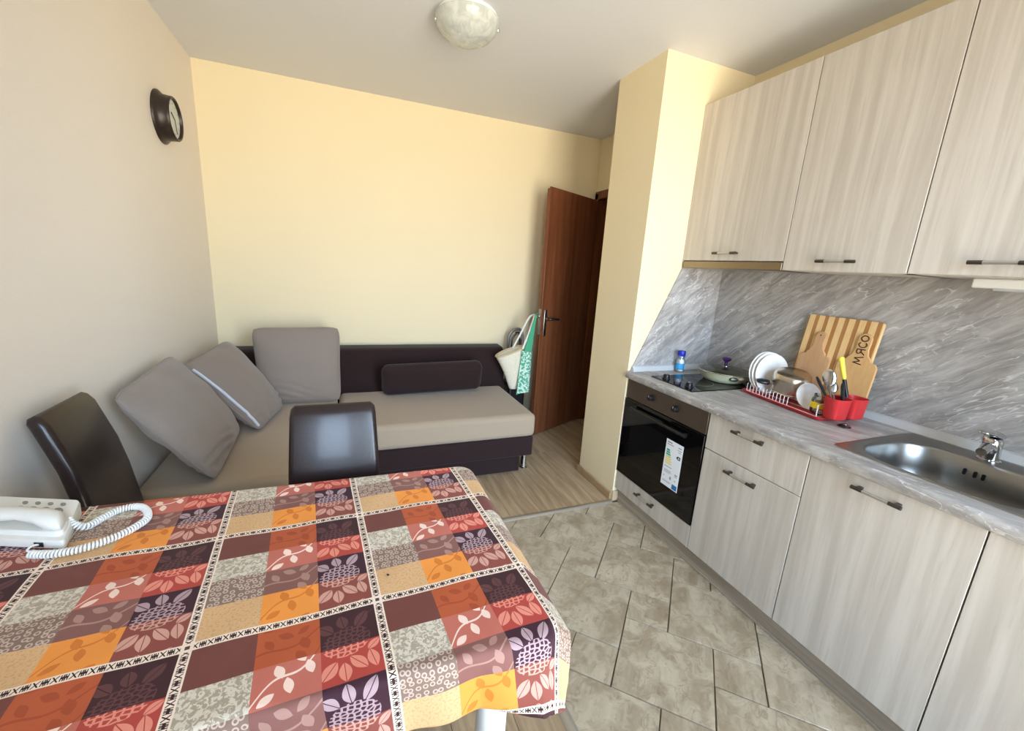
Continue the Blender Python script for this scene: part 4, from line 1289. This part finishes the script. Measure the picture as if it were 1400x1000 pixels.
mk('crumb', lathe([(.001, 0), (.0028, .001), (.0026, .0025), (.0, .0032)], 8, Vector((0.8600, -2.5690, ZC + .001)), (.35, .2, 1)), M['black'], label='tiny black crumb lying on a tan check of the tablecloth', cat='crumb')
# ---- telephone
ph_a = math.radians(-21)
PMx = Matrix(((.935, -.236, 0, 0), (-.355, .972, 0, 0), (0, 0, 1, 0), (0, 0, 0, 1)))   # the case is skewed, its side slants
PMx.translation = (.226, -2.164, ZC + .0042)     # rear right corner of the phone
tel = thing('telephone', PMx @ Vector((-.09, -.085, 0)), 'white push-button desk telephone lying on the tablecloth', 'telephone')
body = [(p[0], p[1]) for p in rrect(-.195, 0, -.150, 0, .010, 4)]
def ztop(y): return .018 + .014 * (y + .150) / .150
mk('body', loft([[(p[0] * .985 - .001, p[1] * .985 - .001, 0) for p in body], [(p[0], p[1], ztop(p[1]) - .006) for p in body], [(p[0] * .98 - .002, p[1] * .98 - .002, ztop(p[1])) for p in body]]), M['phone'], tel, M=PMx, angle=30)
for k in range(4):
    bx0 = -.120 + k * .0275
    mk('button', lathe([(.0095, 0), (.009, .003), (.007, .004), (.0, .004)], 20, (bx0, -.046, ztop(-.046) - .0005)), M['grey'], tel, M=PMx)
    mk('button', lathe([(.0062, 0), (.006, .002), (.0, .0025)], 16, (bx0 + .004, -.022, ztop(-.022) - .0005)), M['grey'], tel, M=PMx)
# handset in its cradle along the front
hz = .030
hs_ = [(-.200, .024, .014, .0), (-.190, .028, .018, .002), (-.165, .030, .020, .004), (-.140, .024, .013, .012), (-.100, .021, .011, .016), (-.065, .024, .013, .012), (-.040, .030, .019, .005), (-.018, .028, .018, .002), (-.010, .022, .012, .0)]
mk('handset', loft([ring((x_, -.106, hz + .006 + dz), (0, 1, 0), (0, 0, 1), w, h, 20) for x_, w, h, dz in hs_]), M['phone'], tel, M=PMx, angle=80)
mk('cradle', loft([[(p[0], p[1], .018) for p in rrect(-.192, -.004, -.138, -.074, .02, 5)], [(p[0], p[1], .029) for p in rrect(-.190, -.006, -.136, -.076, .02, 5)]]), M['phone'], tel, M=PMx, bevel=.004)
mk('jack', box(-.060, -.042, -.1525, -.146, .004, .013), M['black'], tel, M=PMx)
cpts = [(.240, -2.238, .786), (.250, -2.244, .770), (.266, -2.240, ZC + .010), (.279, -2.212, ZC + .009), (.297, -2.184, ZC + .009), (.326, -2.176, ZC + .009), (.352, -2.196, ZC + .009), (.368, -2.236, ZC + .009), (.358, -2.268, ZC + .009), (.337, -2.296, ZC + .009), (.298, -2.322, ZC + .009), (.258, -2.328, ZC + .009), (.226, -2.322, ZC + .009), (.212, -2.316, ZC + .009)]
cp = spline(cpts, 24)
n_t = len(cp)
acc = [0.0]
for k in range(1, n_t): acc.append(acc[-1] + (cp[k] - cp[k - 1]).length)
total = acc[-1]
hel = []
turns, per = 74, 12
up_ = Vector((0, 0, 1))
k = 0
for s in range(turns * per + 1):
    t = s / (turns * per)
    L_ = t * total
    while k < n_t - 2 and acc[k + 1] < L_: k += 1
    w = (L_ - acc[k]) / max(1e-9, acc[k + 1] - acc[k])
    c_ = cp[k].lerp(cp[k + 1], w)
    d_ = (cp[k + 1] - cp[k]).normalized()
    sd = d_.cross(up_).normalized()
    u_ = sd.cross(d_)
    an = 2 * PI * s / per
    rr = .0062 if t > .05 else .0062 * max(.15, t / .05)
    hel.append(c_ + sd * (rr * math.cos(an)) + u_ * (rr * math.sin(an)))
mk('coiled_cord', join(tube(hel, .0021, 6), tube(spline([hel[-1], (.205, -2.309, ZC + .013), (.208, -2.300, ZC + .016), PMx @ Vector((-.051, -.1515, .009))], 6), .002, 6)), M['white'], tel)

# ================================================================== CHAIRS
def chair(loc, rot, label):
    CMx = Matrix.Rotation(rot, 4, 'Z')
    CMx.translation = loc
    ch_ = thing('dining_chair', loc, label, 'chair', 'dark leather dining chairs')
    # front face of the backrest: y (behind seat rear) against height
    prof = [(0.000, .40), (.002, .54), (.011, .605), (.021, .684), (.038, .773), (.057, .835), (.076, .896), (.088, .918), (.094, .928)]
    rings = []
    for k, (y, z) in enumerate(prof):
        w = .140 - .020 * (z - .40) / .53
        th = .020
        if k == len(prof) - 1: w, th = w - .010, .010
        if k == len(prof) - 2: w, th = w - .002, .017
        t0 = prof[max(k - 1, 0)]
        t1 = prof[min(k + 1, len(prof) - 1)]
        tg = Vector((0, t1[0] - t0[0], t1[1] - t0[1])).normalized()
        nb = Vector((0, tg.z, -tg.y))
        c_ = Vector((0, y, z)) + nb * .020
        rings.append([c_ + Vector((p[0], 0, 0)) + nb * p[1] for p in rrect(-w, w, -th, th, min(.0165, th * .8), 4)])
    mk('backrest', loft(rings), M['leather'], ch_, M=CMx, angle=60)
    mk('seat', box(-.150, .150, -.330, .035, .395, .455), M['leather'], ch_, M=CMx, bevel=.022, seg=4)
    for sx_ in (-1, 1):
        mk('leg', loft([[(sx_ * .125 + a * .017, -.305 + b * .017, 0) for a, b in ((-1, -1), (1, -1), (1, 1), (-1, 1))], [(sx_ * .125 + a * .02, -.295 + b * .02, .40) for a, b in ((-1, -1), (1, -1), (1, 1), (-1, 1))]]), M['black'], ch_, M=CMx, bevel=.003)
        mk('leg', loft([[(sx_ * .120 + a * .017, .075 + b * .017, 0) for a, b in ((-1, -1), (1, -1), (1, 1), (-1, 1))], [(sx_ * .120 + a * .02, .015 + b * .02, .40) for a, b in ((-1, -1), (1, -1), (1, 1), (-1, 1))]]), M['black'], ch_, M=CMx, bevel=.003)
    return ch_
chair((.757, -2.085, 0), 0.0, 'dark leather chair pushed under the table, in front of the sofa')
chair((.163, -1.840, 0), math.radians(90), 'dark leather chair with its back against the left wall, behind the telephone')

# ================================================================== WALL CLOCK, CEILING LAMP
ck = thing('wall_clock', (0, -.605, 1.96), 'round wall clock with deep dark bronze rim on the left wall', 'clock')
CC = (0.0, -.600, 1.962)
mk('case', lathe([(.118, 0), (.118, .006), (.110, .014), (.101, .022), (.098, .052), (.098, .060), (.094, .064), (.088, .062), (.085, .050)], 56, CC, (1, 0, 0), True, False), M['clocksteel'], ck, angle=50)
mk('clock_face', lathe([(.087, .048), (.087, .051), (.0, .051)], 48, CC, (1, 0, 0)), M['clockface'], ck)
for k in range(12):
    a = 2 * PI * k / 12
    mk('hour_mark', cyl((.053, CC[1] + .068 * math.sin(a), CC[2] + .068 * math.cos(a)), (.0535, CC[1] + .068 * math.sin(a), CC[2] + .068 * math.cos(a)), .0035, n=8), M['grey'], ck)
mk('hour_hand', tube([(.055, CC[1], CC[2]), (.055, CC[1] - .034, CC[2] + .022)], .0022, 6), M['black'], ck)
mk('minute_hand', tube([(.0565, CC[1], CC[2]), (.0565, CC[1] + .016, CC[2] - .062)], .0016, 6), M['black'], ck)
LC = (1.343, -1.190, H)
cl = thing('ceiling_lamp', LC, 'round marbled white glass ceiling lamp with two chrome clips', 'lamp')
mk('mounting_plate', lathe([(.132, 0), (.132, -.022), (.0, -.022)], 48, LC), M['white'], cl)
mk('glass_dish', lathe([(.138, -.016), (.143, -.018), (.145, -.022), (.142, -.034), (.132, -.056), (.108, -.082), (.072, -.102), (.032, -.112), (.0, -.113)], 56, LC, cap0=False), M['lampglass'], cl, angle=70)
for a in (171, -9):
    ar = math.radians(a)
    p = Vector(LC) + Vector((.140 * math.cos(ar), .140 * math.sin(ar), -.036))
    mk('clip', join(lathe([(.0, -.009), (.006, -.007), (.0085, 0), (.006, .007), (.0, .009)], 16, p), cyl(p, p + Vector((-.010 * math.cos(ar), -.010 * math.sin(ar), .034)), .004, n=10)), M['chrome'], cl)
